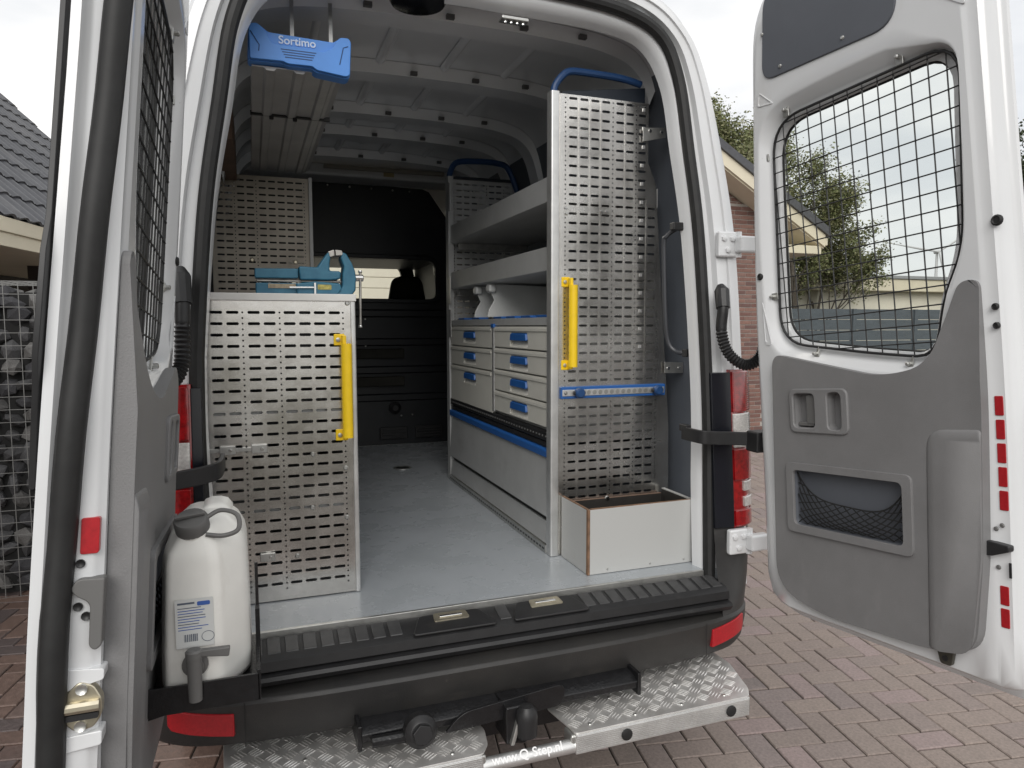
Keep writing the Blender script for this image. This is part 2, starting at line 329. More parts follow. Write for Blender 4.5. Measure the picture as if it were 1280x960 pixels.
VIS = [[(868, 590), (945, 535), (945, 590), (1000, 765), (1290, 885), (1290, 970), (600, 970), (800, 930), (945, 880), (935, 800)], [(-10, 755), (52, 745), (52, 970), (-10, 970)], [(170, 900), (300, 890), (290, 970), (170, 970)]]
cells = []
for i in range(-70, 71):
    for j in range(-45, 46):
        a, b = i + 2 * j, -i + 2 * j
        for kind, (ca_, cb_) in (('h', (a + 1, b - .5)), ('v', (a - .5, b - 1))):
            w = ang(ca_ * U, cb_ * U)
            if -3.6 < w[0] < 8 and -2.4 < w[1] < 8.2:
                pr = project((w[0], w[1], 0)); vis = pr[2] > 0 and any(inpoly(pr[:2], P) for P in VIS)
                cells.append((0 if vis else 1, (w[0] - CAM.x) ** 2 + (w[1] - CAM.y) ** 2, kind, w))
cells.sort(key=lambda c: c[:2])
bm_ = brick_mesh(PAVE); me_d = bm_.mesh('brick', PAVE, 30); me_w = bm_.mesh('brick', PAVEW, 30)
rest_d, rest_w = MB(), MB()
for k, (nv, _, kind, w) in enumerate(cells):
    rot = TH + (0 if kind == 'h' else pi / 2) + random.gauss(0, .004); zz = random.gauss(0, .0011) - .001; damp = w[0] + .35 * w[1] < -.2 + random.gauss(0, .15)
    if k < 300 and nv == 0:
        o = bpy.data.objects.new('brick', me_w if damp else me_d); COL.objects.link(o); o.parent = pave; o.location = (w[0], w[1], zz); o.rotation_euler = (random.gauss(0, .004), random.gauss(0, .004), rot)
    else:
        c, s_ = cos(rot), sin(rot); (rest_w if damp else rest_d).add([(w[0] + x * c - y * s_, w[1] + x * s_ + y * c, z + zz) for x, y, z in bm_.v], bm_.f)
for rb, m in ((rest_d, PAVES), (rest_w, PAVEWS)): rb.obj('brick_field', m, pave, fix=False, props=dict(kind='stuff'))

# ================================================================== VAN
van = thing('delivery_van', (0, 2, 0), 'white high-roof panel van with both rear doors open', 'van')
def lean(z): return .084 * (z - .72)
S10 = [(.82, .66), (.83, 1.0), (.837, 1.35), (.822, 1.88), (.789, 2.2), (.757, 2.44), (.69, 2.58), (.54, 2.645), (.28, 2.668), (0, 2.672)]
B10 = [(.995, .66), (1.0, 1.0), (1.0, 1.4), (.985, 1.88), (.937, 2.2), (.878, 2.45), (.81, 2.60), (.67, 2.72), (.35, 2.78), (0, 2.79)]
I10 = [(.80, .70), (.804, 1.0), (.815, 1.35), (.796, 1.88), (.757, 2.2), (.725, 2.42), (.645, 2.55), (.50, 2.59), (.28, 2.60), (0, 2.605)]
W10 = [(.90, .70), (.915, 1.0), (.915, 1.35), (.885, 1.85), (.862, 2.15), (.825, 2.42), (.755, 2.585), (.60, 2.65), (.30, 2.672), (0, 2.675)]
def full(P):
    h = catmull([(x, z) for x, z in P], 7); return [(p.x, p.y) for p in h] + [(-p.x + (.022 + .045 * max(0, p.y - 1.5)) * min(1, p.x / .4), p.y) for p in reversed(h[:-1])]
S_, B_, I_, W_ = full(S10), full(B10), full(I10), full(W10)
def mixl(a, b, t): return [(p[0] + (q[0] - p[0]) * t, p[1] + (q[1] - p[1]) * t) for p, q in zip(a, b)]
def at(l, off): return [(x, lean(z) + off, z) for x, z in l]
body = MB().loft([[(x, 5.6, z * .98 + .01) for x, z in B_], [(x, 2.5, z) for x, z in B_], at(B_, .30), at(B_, .03), at(mixl(B_, S_, .08), -.006), at(mixl(B_, S_, .16), -.022), at(mixl(B_, S_, .40), -.028), at(mixl(B_, S_, .415), -.020), at(mixl(B_, S_, .66), -.018), at(mixl(B_, S_, .70), .004), at(mixl(B_, S_, .86), .008), at(S_, .012),
    at(mixl(S_, I_, .45), .012), at(mixl(S_, I_, .62), .016), at(mixl(S_, I_, .85), .04), at(I_, .066), at(mixl(I_, W_, .06), .072)])
body.obj('body_shell', WHITE, van, smooth=45)
MB().loft([at(mixl(I_, W_, .06), .0721), at(mixl(I_, W_, .98), .085), [(x, .27, z) for x, z in W_]]).obj('pillar_lining', LINING, van, smooth=45)
MB().tube([(x, lean(z) - .004, z) for x, z in S_], .021, 10).obj('door_seal', RUBBER, van)
# rubber bead next to the seal
# interior shell
n_ = len(W_); ir = [i for i in range(n_) if abs(W_[i][0]) < .80]
MB().loft([[(x, y, z) for x, z in W_[ir[0]:ir[-1] + 1]] for y in (.16, .6, 1.6, 3.2)]).obj('inner_roof', ROOFIN, van, smooth=60)
for side, sl in ((1, W_[:ir[0] + 1]), (-1, W_[ir[-1]:])):
    MB().loft([[(x, y, z) for x, z in sl] for y in (.16, 1.0, 2.0, 3.2)]).obj('side_lining', LINING, van, smooth=60)
for ya, yb in ((.38, .53), (.96, 1.11), (1.55, 1.70), (1.97, 2.12), (2.50, 2.66)):
    R_ = [(x, z) for x, z in W_ if z > (2.47 if ya < .5 else 2.3)]
    def dn(l, t): return [(x * (1 - t * .35), z - t) for x, z in l]
    MB().loft([[(x, ya, z) for x, z in dn(R_, .002)], [(x, ya + .018, z) for x, z in dn(R_, .05)], [(x, yb - .018, z) for x, z in dn(R_, .05)], [(x, yb, z) for x, z in dn(R_, .002)]]).obj('roof_rib', ROOFIN, van, smooth=40)
    for x in (-.28, .0, .27, .5): B('rib_clip', x - .014, x + .014, ya - .012, ya + .004, 2.625, 2.640, GREYP, van)
for x in (-.42, -.14, .13, .40):
    for ya, yb in ((.53, .96), (1.11, 1.55), (1.70, 1.97), (2.12, 2.50)):
        MB().prism([(x - .02, 2.668), (x - .008, 2.655), (x + .008, 2.655), (x + .02, 2.668)], lambda p, q, w: (p, w, q), ya + .005, yb - .005).obj('roof_bead', ROOFIN, van, smooth=60)
B('roof_header', -.8, .8, 2.78, 3.04, 2.56, 2.64, WHITE2, van, .02)
B('tape_patch', .19, .26, 2.772, 2.779, 2.575, 2.615, mat('beige_tape', (.42, .34, .18), .7), van)
B('cable_duct', -.2, .6, 2.74, 2.77, 2.60, 2.625, mat('duct_beige', (.33, .30, .25), .6), van, .004)
# rear interior lamp and striker in the header
MB().lathe([(.09, 0), (.085, -.008), (.06, -.013), (.0, -.015)], (-.14, .255, 2.612), (0, 0, 1), 28, False).obj('interior_lamp', BLACKG, van)
B('striker_plate', .10, .19, .125, .165, 2.545, 2.556, GALV, van, .003)
for x in (.115, .135, .155, .175): MB().lathe([(.006, 0), (.006, .008)], (x, .14, 2.538), (0, 0, 1), 10).obj('striker_bolt', CHROME, van)
# floor
B('load_floor', -.90, .90, 0, 3.05, .66, .72, FLOOR, van, .004)
B('floor_edge_trim', -.78, .80, -.006, .006, .69, .7225, GALV, van, .002)
MB().lathe([(.055, 0), (.055, .004), (.042, .004), (.042, .001)], (.168, 2.17, .72), (0, 0, 1), 28, False).obj('floor_ring', GALV, van)
MB().lathe([(.041, 0), (.041, .003)], (.168, 2.17, .72), (0, 0, 1), 28).obj('floor_cap', BLACK, van)
# bulkhead
wh = rounded([(-.42, 1.775), (.615, 1.775, .06), (.60, 2.055, .07), (-.42, 2.06)], .05)
MB().plate([(-.90, .721), (.74, .721), (.74, 2.30), (.69, 2.37), (.565, 2.545), (.52, 2.562), (-.90, 2.60)], [wh], XZ(3.05), 0, .03).obj('bulkhead', BULK, van, .006)
MB().plate(rounded([(-.45, 1.745), (.645, 1.745, .08), (.63, 2.085, .09), (-.45, 2.09)], .06), [wh], XZ(3.05), -.018, 0).obj('bulkhead_window_frame', BULK, van, .006)
MB().plate(wh, [], XZ(3.085), 0, .004).obj('bulkhead_window_pane', GLASS, van)
for z in (1.66, 1.455, 1.255, 1.055):
    MB().prism([(z - .018, 0), (z - .008, -.014), (z + .03, -.014), (z + .04, 0)], lambda p, q, w: (w, 3.05 + q, p), -.3, .68).obj('bulkhead_swage', BULK, van)
for z in (1.40, 1.20): MB().box(-.1, .36, 3.0, 3.035, z - .05, z + .02).obj('strap_bundle', mat('webbing%d' % (z * 10), (.03, .028, .022), .8, var=.3), van, .01)
for x in (.18, .44):
    B('vent_frame', x, x + .2, 3.03, 3.048, .76, .85, BLACK, van, .005)
    for k in range(4): B('vent_slat', x + .015, x + .185, 3.022, 3.032, .772 + k * .019, .78 + k * .019, BLACK, van)
MB().lathe([(.045, 0), (.045, .02), (.02, .04)], (.29, 3.045, .99), (0, -1, 0), 18).obj('socket_cap', BLACK, van)
for x, z in ((.09, 1.63), (.09, 1.44), (.34, .93), (.42, .935)): MB().lathe([(.007, 0), (.005, .006)], (x, 3.047, z), (0, -1, 0), 8).obj('screw', GALV, van)
for x in (-.15, 0, .15, .3, .42): MB().lathe([(.008, 0), (.005, .006)], (x, 3.045, 2.545 - .02 * x), (0, -1, 0), 8).obj('screw', GALV, van)
# cab ahead of the bulkhead
B('cab_floor', -.9, .9, 3.1, 5.6, .5, .6, BLACK, van)
MB().plate([(-.92, .5), (.94, .5), (.91, 1.9), (.80, 2.45), (-.74, 2.45), (-.86, 1.9)], [rounded([(-.78, 1.2), (.80, 1.2), (.74, 2.17), (-.70, 2.17)], .1)], XZ(5.0), 0, .05).obj('windscreen_frame', BLACK, van)
B('cab_headliner', -.9, .9, 3.1, 5.0, 2.30, 2.33, mat('headliner', (.18, .17, .16), .8), van)
B('overhead_shelf', -.9, .9, 4.0, 5.0, 2.14, 2.29, BLACK, van, .02)
for sx in (-1, 1): B('cab_side', sx * .90 if sx < 0 else .88, sx * .88 if sx < 0 else .90, 3.1, 5.0, .6, 2.3, BLACK, van)
def headrest(x):
    p = rounded([(x - .15, 1.74, .05), (x + .15, 1.74, .05), (x + .11, 1.965, .07), (x - .11, 1.965, .07)], .05)
    MB().prism(p, XZ(3.42), 0, .1).obj('headrest', SEATM, van, .02); B('seat_back', x - .25, x + .25, 3.40, 3.55, 1.0, 1.70, SEATM, van, .05)
headrest(.48); headrest(-.5)
# left interior board
B('wall_board', -.82, -.715, .95, 1.78, 2.30, 2.50, PLY, van, .004)

# bumper
def corner_xy(t, off=0.):   # wraps from rear face round to the side
    P = [(.832, -.012), (.911, -.016), (.955, -.012), (.985, .006), (1.0, .05), (1.004, .13)]
    t *= len(P) - 1; i = min(int(t), len(P) - 2); f = t - i; p = Vector(P[i]).lerp(Vector(P[i + 1]), f)
    nrm = Vector((0, -1)).lerp(Vector((1, 0)), min(1, max(0, (t - 1) / 3.6))).normalized(); return p + nrm * off
BPH = [(0, -.166), (.30, -.165), (.55, -.158), (.72, -.142), (.83, -.119), (.895, -.09), (.95, -.045), (.985, .015), (1.003, .10), (1.008, .30), (1.008, .60)]
BPATH = [Vector(p) for p in catmull(BPH, 6)]
def bnorm(i):
    t = BPATH[min(i + 1, len(BPATH) - 1)] - BPATH[max(i - 1, 0)]; return Vector((t.y, -t.x)).normalized()
def bsec(i, prof, sx): p, n = BPATH[i], bnorm(i); return [(sx * (p.x + n.x * o), p.y + n.y * o, z) for o, z in prof]
BPROF = [(-.13, .618), (-.06, .612), (-.018, .604), (-.006, .600), (0, .590), (-.002, .55), (-.012, .492), (-.022, .475), (-.045, .466), (-.12, .462)]
nb = len(BPATH)
MB().loft([bsec(i, BPROF, -1) for i in reversed(range(1, nb))] + [bsec(i, BPROF, 1) for i in range(nb)]).obj('bumper', BUMPER, van, .003, smooth=28)
i83 = min(range(nb), key=lambda i: abs(BPATH[i].x - .812))
for sx in (1, -1):
    def cheek(t, z, f):
        p = corner_xy(t, .014); k = .80 + .208 * t ** .9; ii = min(range(nb), key=lambda i: abs(BPATH[i].x - k)) if t < .8 else int(nb - 1 - (1 - t) / .2 * 14); ii = max(0, min(nb - 1, ii)); b_ = BPATH[ii] - bnorm(ii) * .006
        return (sx * (p.x + (b_.x - p.x) * f), p.y + lean(z) + (b_.y - p.y - lean(z)) * f, z)
    MB().loft([[cheek(k / 14, z, f) for k in range(15)] for z, f in ((.8715, -.02), (.870, 0), (.82, .05), (.76, .15), (.71, .32), (.67, .55), (.64, .76), (.615, .92), (.598, 1.0))]).obj('bumper_corner', BUMPER, van, smooth=50)
    ia, ib = min(range(nb), key=lambda i: abs(BPATH[i].x - .745)), min(range(nb), key=lambda i: abs(BPATH[i].x - .905)); rl0, rl1 = [], []
    for i in range(ia, ib + 1):
        t = (i - ia) / (ib - ia); z0, z1 = .507 + .02 * t, .572 + .018 * t
        if i == ib: z0 += .012; z1 -= .004
        rl0.append(bsec(i, [(-.02, z0), (.004, z0 + .003), (.004, z1 - .003), (-.02, z1)], sx))
    MB().loft(rl0, True, True).obj('bumper_reflector', REDREF, van, .002)
    MB().loft([bsec(i, [(.0012, .473), (.0016, .50), (.0016, .585), (-.004, .601)], sx) for i in (i83 - 1, i83)][:0] or [[(sx * .715, -.1455, .478), (sx * .715, -.1455, .598)], [(sx * .7175, -.1452, .478), (sx * .7175, -.1452, .598)]]).obj('bumper_seam', RUBBER, van)
# sill cover with tread ribs
MB().loft([[(x, y, z) for x in (-.83, 0, .83)] for y, z in ((.01, .655), (-.004, .700), (-.012, .705), (-.09, .690), (-.108, .680), (-.112, .655), (-.09, .64))]).obj('sill_cover', BLACK, van, smooth=25)
MB().loft([[(x, y, z) for x in (-.83, 0, .83)] for y, z in ((-.085, .652), (-.125, .645), (-.131, .636), (-.12, .620), (-.06, .615))]).obj('sill_lip', BLACK, van, smooth=25)
RIBM = mat('worn_rib_plastic', (.05, .05, .051), .42, var=.25, vscale=30)
x = -.80; k = 0
while x < .80:
    if not any(a < x + .02 < b for a, b in ((-.26, .0), (.055, .30))):
        MB().hexa([(x, -.086, .689), (x + .036, -.086, .689), (x + .036, -.014, .7045), (x, -.014, .7045), (x, -.084, .6935), (x + .036, -.084, .6935), (x + .036, -.016, .7085), (x, -.016, .7085)]).obj('tread_rib', RIBM, van, .002)
    x += .048; k += 1
for cx, w in ((-.13, .13), (.18, .13)):
    MB().prism(rounded([(cx - w, -.108), (cx + w, -.108), (cx + w * .72, -.02), (cx - w * .72, -.02)], .015), lambda p, q, h: (p, q, .7055 + (q + .012) * .19 + h), 0, .007).obj('latch_surround', BLACK, van, .003)
    MB().plate(rounded([(cx - .055, -.062), (cx + .055, -.062), (cx + .05, -.022), (cx - .05, -.022)], .008), [], lambda p, q, h: (p, q, .7055 + (q + .012) * .19 + h), .006, .0095).obj('latch_plate', BRASS, van, .001)
    B('latch_bar', cx - .035, cx + .035, -.048, -.036, .7085, .7125, CHROME, van, .002)

# tail lamps
def lamp(name, sx, t0, t1, z0, z1, off, m, sub=None, par=None, bev=.003):
    ts = [t0 + (t1 - t0) * k / 8 for k in range(9)]; off += .012
    LS = 0 if sx > 0 else .030
    ring = lambda z, o_: [(LS + sx * corner_xy(t, o_).x, corner_xy(t, o_).y + lean(z), z) for t in ts] + [(LS + sx * corner_xy(t, -.02).x, corner_xy(t, -.02).y + lean(z), z) for t in reversed(ts)]
    return MB().loft([ring(z0, off), ring(z1, off)], True, True).obj(name, m, par or van, bev)
for sx in (1, -1):
    tq = .20 if sx > 0 else .07
    tl = lamp('tail_lamp', sx, 0, tq, .872, 1.415, .012, BLACKG)
    lamp('lamp_base', sx, tq - .005, 1, .868, 1.425, .010, REDL, par=tl)
    lamp('brake_lens', sx, tq + .01, .97, 1.275, 1.418, .018, REDL, par=tl)
    lamp('indicator_lens', sx, tq + .01, .97, 1.150, 1.270, .018, CLEARL, par=tl)
    for k in range(16): lamp('lens_flute', sx, .225, .96, 1.154 + k * .0072, 1.157 + k * .0072, .0205, CLEARL, par=tl, bev=0)
    lamp('tail_lens', sx, tq + .01, .97, 1.035, 1.145, .018, REDL, par=tl)
    lamp('reversing_lens', sx, .36, .92, .995, 1.030, .019, CLEARL, par=tl)
    lamp('fog_lens', sx, .36, .92, .940, .975, .019, CLEARL, par=tl)
    lamp('rear_reflector', sx, tq + .01, .90, .875, .930, .018, REDL, par=tl)
    for k in range(18): lamp('lens_flute', sx, .23, .96, 1.282 + k * .0075, 1.285 + k * .0075, .020, REDL, par=tl, bev=0)
# hinges
for sx in (1, -1):
    for z in (1.865, .823):
        y0 = lean(z) - (.03 if z > 1 else .042)
        h = B('hinge', sx * .875, sx * .955, y0 - .016, y0 + .01, z - .045, z + .045, WHITE, van, .008)
        for dx_, dz_ in ((.895, .02), (.93, .02), (.912, -.02)): MB().lathe([(.011, 0), (.011, .006), (.006, .008)], (sx * dx_, y0 - .016, z + dz_), (0, -1, 0), 6).obj('hinge_bolt', WHITE, h)
        B('hinge_arm', sx * .94, sx * 1.02, y0 - .05, y0 - .012, z - .03, z + .028, WHITE, h, .008)
        MB().lathe([(.012, -.045), (.012, .045)], (sx * .958, y0 - .012, z), (0, 0, 1), 10).obj('hinge_pin', WHITE, h)
# corrugated cable hoses
def hose(pts, name='cable_hose'):
    P = catmull(pts, 14); L = len(P); r = [(.021 if i % 2 else .0165) if (i > L * .28) else .019 for i in range(L)]
    h = MB().tube(P, r, 10).obj(name, BLACK, van, smooth=60)
    MB().tube([Vector(pts[0]) + Vector((0, .01, .02)), pts[0], pts[1]], [.012, .026, .024], 10).obj('hose_boot', BLACK, h)
hose([(.868, .02, 1.70), (.860, .0, 1.64), (.856, .0, 1.56), (.872, -.02, 1.485), (.92, -.05, 1.445), (.965, -.07, 1.475), (.975, -.08, 1.56), (.972, -.09, 1.66)])
hose([(-.842, .02, 1.715), (-.838, .0, 1.64), (-.840, -.01, 1.56), (-.845, -.03, 1.475), (-.875, -.07, 1.435), (-.925, -.10, 1.46), (-.945, -.11, 1.55)])
# door check straps
for sx in (1, -1):
    P = [(sx * .745, .06, 1.205), (sx * .752, -.035, 1.203), (sx * .79, -.055, 1.20), (sx * .87, -.075, 1.197), (sx * .93, -.10, 1.194)]
    if sx < 0: P = [(sx * .755, .06, 1.205), (sx * .762, -.06, 1.203), (sx * .795, -.10, 1.20), (sx * .85, -.13, 1.197), (sx * .90, -.15, 1.194)]
    P = catmull(P, 6); tops = []
    lp = []
    for i, p in enumerate(P):
        t = (P[min(i + 1, len(P) - 1)] - P[max(i - 1, 0)]).normalized(); nn = Vector((t.y, -t.x, 0)) * .006
        lp.append([p + nn + Vector((0, 0, -.023)), p + nn + Vector((0, 0, .023)), p - nn + Vector((0, 0, .023)), p - nn + Vector((0, 0, -.023))])
    cs = MB().loft(lp, True, True).obj('check_strap', BLACK, van, .003)
    if sx > 0: B('strap_clamp', .90, .96, -.145, -.085, 1.155, 1.225, BLACK, cs, .006); B('strap_foot', .74, .762, .03, .075, 1.21, 1.235, BLACK, cs, .003)
    else: B('strap_clamp', -.915, -.88, -.21, -.13, 1.13, 1.23, BLACK, cs, .006)
# grab bar and lining details
MB().tube(catmull([(.80, .17, 1.935), (.79, .20, 1.928), (.768, .22, 1.905), (.765, .23, 1.87), (.775, .23, 1.62), (.79, .23, 1.52), (.81, .21, 1.485), (.825, .17, 1.48)], 6), .0085, 8).obj('grab_bar', mat('dark_grey_bar', (.05, .053, .06), .4), van)
for z in (1.935, 1.48): B('grab_bar_foot', .755 + (.06 if z < 1.6 else 0), .80 + (.045 if z < 1.6 else 0), .15, .18, z - .014, z + .014, BLACK, van, .004)

# ------------------------------------------------------------------ rear doors
def door_space(sx):
    al, X0, dl, be, KB = (radians(5), .885, radians(5), 0, .07) if sx > 0 else (radians(5), .904, radians(-.4), .060, .02)
    a = Vector((0, tan(al), 1)).normalized(); d0 = Vector((0, -1, 0)); d0 = (d0 - a * a.dot(d0)).normalized(); e = a.cross(d0)
    if e.x < 0: e = -e
    d = d0 * cos(dl) + e * sin(dl); n = d.cross(a)
    if n.x > 0: n = -n
    O = Vector((X0, -.05, .70))
    def D(u, v, w):
        if w < -.06: w *= 1 - .13 * min(1, max(0, (v - .4) / .8))
        p = O + d * u + a * v + n * (w + be * v + KB * log1p(exp((v - .65) * 12)) / 12); return (sx * p.x, p.y, p.z)
    return D
WINC = (.555, 1.13)
WIN = rounded([(.246, .805, .10), (.585, .752, .2), (.757, .733, .06), (.788, .88, .06), (.847, 1.0, .09), (.873, 1.487, .09), (.284, 1.492, .11)], .08, 8)
def outline(ih, uf, vb, vt=1.94):
    return rounded([(.163 + ih, vb + .008, .10), (uf, vb - .006, .03), (uf, vt, .05), (.262 + ih, vt, .20), (.183 + ih, 1.145, .3), (.153 + ih, .75, .2)], .05, 8)
def polar(poly, N=200, sc=1., grow=0.):
    out = []; cx, cy = WINC; m = len(poly)
    for k in range(N):
        th = 2 * pi * k / N; dxx, dyy = cos(th), sin(th); best = 0
        for i in range(m):
            x0, y0 = poly[i - 1][0] - cx, poly[i - 1][1] - cy; x1, y1 = poly[i][0] - cx, poly[i][1] - cy
            ex, ey = x1 - x0, y1 - y0; den = dxx * ey - dyy * ex
            if abs(den) < 1e-12: continue
            t = (x0 * ey - y0 * ex) / den; s = (x0 * dyy - y0 * dxx) / den
            if -1e-9 <= s <= 1 + 1e-9 and t > best: best = t
        best = best * sc + grow; out.append((cx + dxx * best, cy + dyy * best))
    return out
def wgrow(g):
    out = []
    for (u, v), (u2, v2) in zip(polar(WIN), polar(WIN, grow=g)):
        f = 1 - .72 * min(1, max(0, (u - .68) / .12)); out.append((u + (u2 - u) * f, v + (v2 - v) * f))
    return out
PANEL_OUT = rounded([(.235, .035, .09), (.40, -.012, .2), (.74, -.006, .2), (.862, .02, .06), (.885, .25, .05), (.893, .63, .05), (.893, .915, .03), (.845, .915, .05), (.806, .83, .06), (.763, .715, .09), (.63, .690, .15), (.40, .738, .15), (.247, .772, .04)], .05, 7)
def door(sx):
    D = door_space(sx); Lp = lambda l, w: [D(u, v, w) for u, v in l]
    UF = .957 if sx > 0 else .968
    OL = lambda ih, df, vb, dt=0: polar(outline(ih, UF - df, vb, 1.94 - dt))
    o0 = OL(-.012, 0, -.085)
    wr = wgrow(.052); w1 = wgrow(.012); w2 = [(u - .020 * min(1, max(0, (u - .66) / .18)), v) for u, v in polar(WIN, sc=.968)]
    dr = MB().loft([Lp(w2, -.072), Lp(wgrow(.004), -.084), Lp(o0, -.088), Lp(o0, -.074), Lp(OL(-.010, .006, -.079), -.070), Lp(OL(-.002, .014, -.062, .02), -.064), Lp(OL(-.001, .016, -.060, .022), -.05), Lp(OL(.0, .017, -.050, .026), -.018), Lp(OL(.002, .023, -.046, .03), -.013), Lp(OL(.006, .029, -.043, .03), -.005), Lp(OL(.010, .056, -.040, .035), -.004), Lp(OL(.014, .062, -.038, .04), 0), *[Lp(mixl(OL(.014, .062, -.038, .04), wr, q / 9), 0) for q in range(1, 9)], Lp(wr, 0), Lp(wgrow(.044), -.0025), Lp(wgrow(.018), -.030), Lp(w1, -.034), Lp(mixl(polar(WIN), w2, .5), -.037), Lp(w2, -.043), Lp(w2, -.072)], True).obj('rear_door', WHITE, van, smooth=50)
    sub = lambda mb, name, m, bev=0, **k: mb.obj(name, m, dr, bev, **k)
    sub(MB().loft([Lp(w2, -.069), Lp(w2, -.065)], True, True), 'window_pane', GLASS)
    sub(MB().tube(Lp(w2[::2], -.063), .005, 6, closed=True), 'window_seal', RUBBER)
    # grille
    g = sub(MB().tube(Lp(polar(WIN, N=120, grow=-.002), -.024), .0042, 8, closed=True), 'window_grille', BLACK)
    gw = MB(); gp = polar(WIN, N=240, grow=-.002)
    def span(horizontal, c):
        hits = []
        for i in range(len(gp)):
            p, q = gp[i - 1], gp[i]; k = 1 if horizontal else 0
            if (p[k] - c) * (q[k] - c) < 0: t = (c - p[k]) / (q[k] - p[k]); hits.append(p[1 - k] + t * (q[1 - k] - p[1 - k]))
        return (min(hits), max(hits)) if len(hits) >= 2 else None
    u = .279
    while u < .87:
        s = span(False, u)
        if s: gw.tube([D(u, s[0] + (s[1] - s[0]) * k / 6, -.024) for k in range(7)], .0020, 5)
        u += .0465
    v = .775
    while v < 1.49:
        s = span(True, v)
        if s: gw.tube([D(s[0] + (s[1] - s[0]) * k / 4, v, -.0205) for k in range(5)], .0020, 5)
        v += .0465
    gw.obj('grille_wires', BLACK, dr, props=dict(kind='stuff'))
    for cu, cv, du, dv in ((.262, 1.39, -1, 0), (.254, .955, -1, 0), (.345, 1.487, 0, 1), (.72, 1.487, 0, 1), (.385, .785, 0, -1), (.685, .742, 0, -1)):
        c = MB().hexa([D(cu + a_ * .011 + du * e_ * .032, cv + b_ * .011 + dv * e_ * .032, h) for h in (-.024, -.018) for a_, b_, e_ in (((-dv if dv else 0) or 0, (-1 if du else 0), 0), ((1 if dv else 0), (1 if du else 0), 0), ((1 if dv else 0), (1 if du else 0), 1), ((-1 if dv else 0), (-1 if du else 0), 1))])
        sub(c, 'grille_clip', GALV, .0015); ce = (cu + du * .02, cv + dv * .02)
        sub(MB().lathe([(.006, 0), (.006, .012), (.003, .014)], D(ce[0], ce[1], -.020), Vector(D(0, 0, 1)) - Vector(D(0, 0, 0)), 8), 'clip_bolt', GALV)
    # grey lining with pocket and handle openings
    pin, hnd = rect(.322, .685, .245, .412, .018), rect(.333, .412, .543, .645, .016)
    h2 = rect(.458, .505, .54, .648, .018)
    PO = PANEL_OUT if sx > 0 else [(a_ + .038 * min(1, max(0, (a_ - .72) / .12)), b_) for a_, b_ in PANEL_OUT]
    DP = lambda u, v, w: D(u, v, w if w < 0 else w * (1 - .72 * min(1, max(0, (v - .69) / .15))))
    pl = sub(MB().plate(PO, [pin, hnd, h2], DP, -.004, .028), 'door_lining', PANEL, .005, smooth=25)
    cov = rounded([(.742, .0, .01), (.855, .018, .05), (.8835, .25, .03), (.890, .56, .01), (.752, .556, .05)], .03, 6)
    if sx < 0: cov = [(a_ + .038 * min(1, max(0, (a_ - .72) / .12)), b_) for a_, b_ in cov]
    ring_ = lambda q: [(a_ + q * min(1, max(0, (.86 - a_) / .1)), b_ - q * min(1, max(0, (b_ - .42) / .12))) for a_, b_ in cov]
    sub(MB().loft([Lp(cov, .022), Lp(ring_(.001), .0282), Lp(ring_(.008), .0315), Lp(ring_(.017), .0345), Lp(ring_(.025), .0352)], True, True), 'latch_cover', PANEL, smooth=75)
    # pocket
    po = rect(.296, .712, .222, .434, .02)
    sub(MB().plate(po, [pin], D, .018, .036), 'pocket_frame', PANEL, .004)
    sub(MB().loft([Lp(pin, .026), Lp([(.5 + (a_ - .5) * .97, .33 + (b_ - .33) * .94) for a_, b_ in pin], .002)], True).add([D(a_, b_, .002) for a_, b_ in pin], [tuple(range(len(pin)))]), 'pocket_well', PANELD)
    nt = MB(); nn_ = 11; top = lambda t: .405 - .075 * (1 - (2 * t - 1) ** 4) - (.018 * t if sx > 0 else 0)
    def net(t, s): 
        base = .25; return D(.326 + .355 * t, base + (top(t) - base) * s - .015 * sin(pi * t) * s * (1 - s) * 2, .020 + .014 * sin(pi * t) * sin(pi * min(1, s)))
    nt.tube([net(k / 24, 1) for k in range(25)], .0022, 5)
    for k in range(-5, nn_ + 1):
        for sg in (1, -1):
            pts = []
            for q in range(13):
                s = q / 12; t = (k + 5 * s) / nn_ if sg > 0 else (k + 5 * (1 - s)) / nn_
                if 0 <= t <= 1: pts.append(net(t + .006 * sin(9 * s + k), s))
            if len(pts) > 1: nt.tube(pts, .0019, 4)
    sub(nt, 'pocket_net', RUBBER, props=dict(kind='stuff'))
    # inner handle
    sub(MB().plate(rect(.318, .528, .527, .66, .024), [hnd, h2], D, .018, .035), 'handle_bezel', PANEL, .004)
    for hh, nme in ((hnd, 'handle_well'), (h2, 'grip_well')):
        c_ = (sum(a_ for a_, b_ in hh) / len(hh), sum(b_ for a_, b_ in hh) / len(hh))
        sub(MB().loft([Lp(hh, .026), Lp([(c_[0] + (a_ - c_[0]) * .9, c_[1] + (b_ - c_[1]) * .94) for a_, b_ in hh], .002)], True).add([D(a_, b_, .002) for a_, b_ in hh], [tuple(range(len(hh)))]), nme, PANEL)
    sub(MB().prism(rect(.375, .410, .553, .642, .008), D, .010, .026), 'handle_lever', GREYP, .004)
    sub(MB().prism(rect(.342, .40, .547, .560, .005), D, .004, .024), 'lock_slider', GREYP, .003)
    # upper board and pressings
    sub(MB().prism(rounded([(.283, 1.612, .05), (.735, 1.580, .07), (.755, 1.86, .06), (.315, 1.87, .06)], .05, 7), D, -.004, .005), 'upper_board', PANELD, .003)
    for su, sv_ in ((.36, 1.63), (.58, 1.615), (.30, 1.75)): sub(MB().lathe([(.006, 0), (.004, .004)], D(su, sv_, .005), Vector(D(0, 0, 1)) - Vector(D(0, 0, 0)), 8), 'board_screw', GALV)
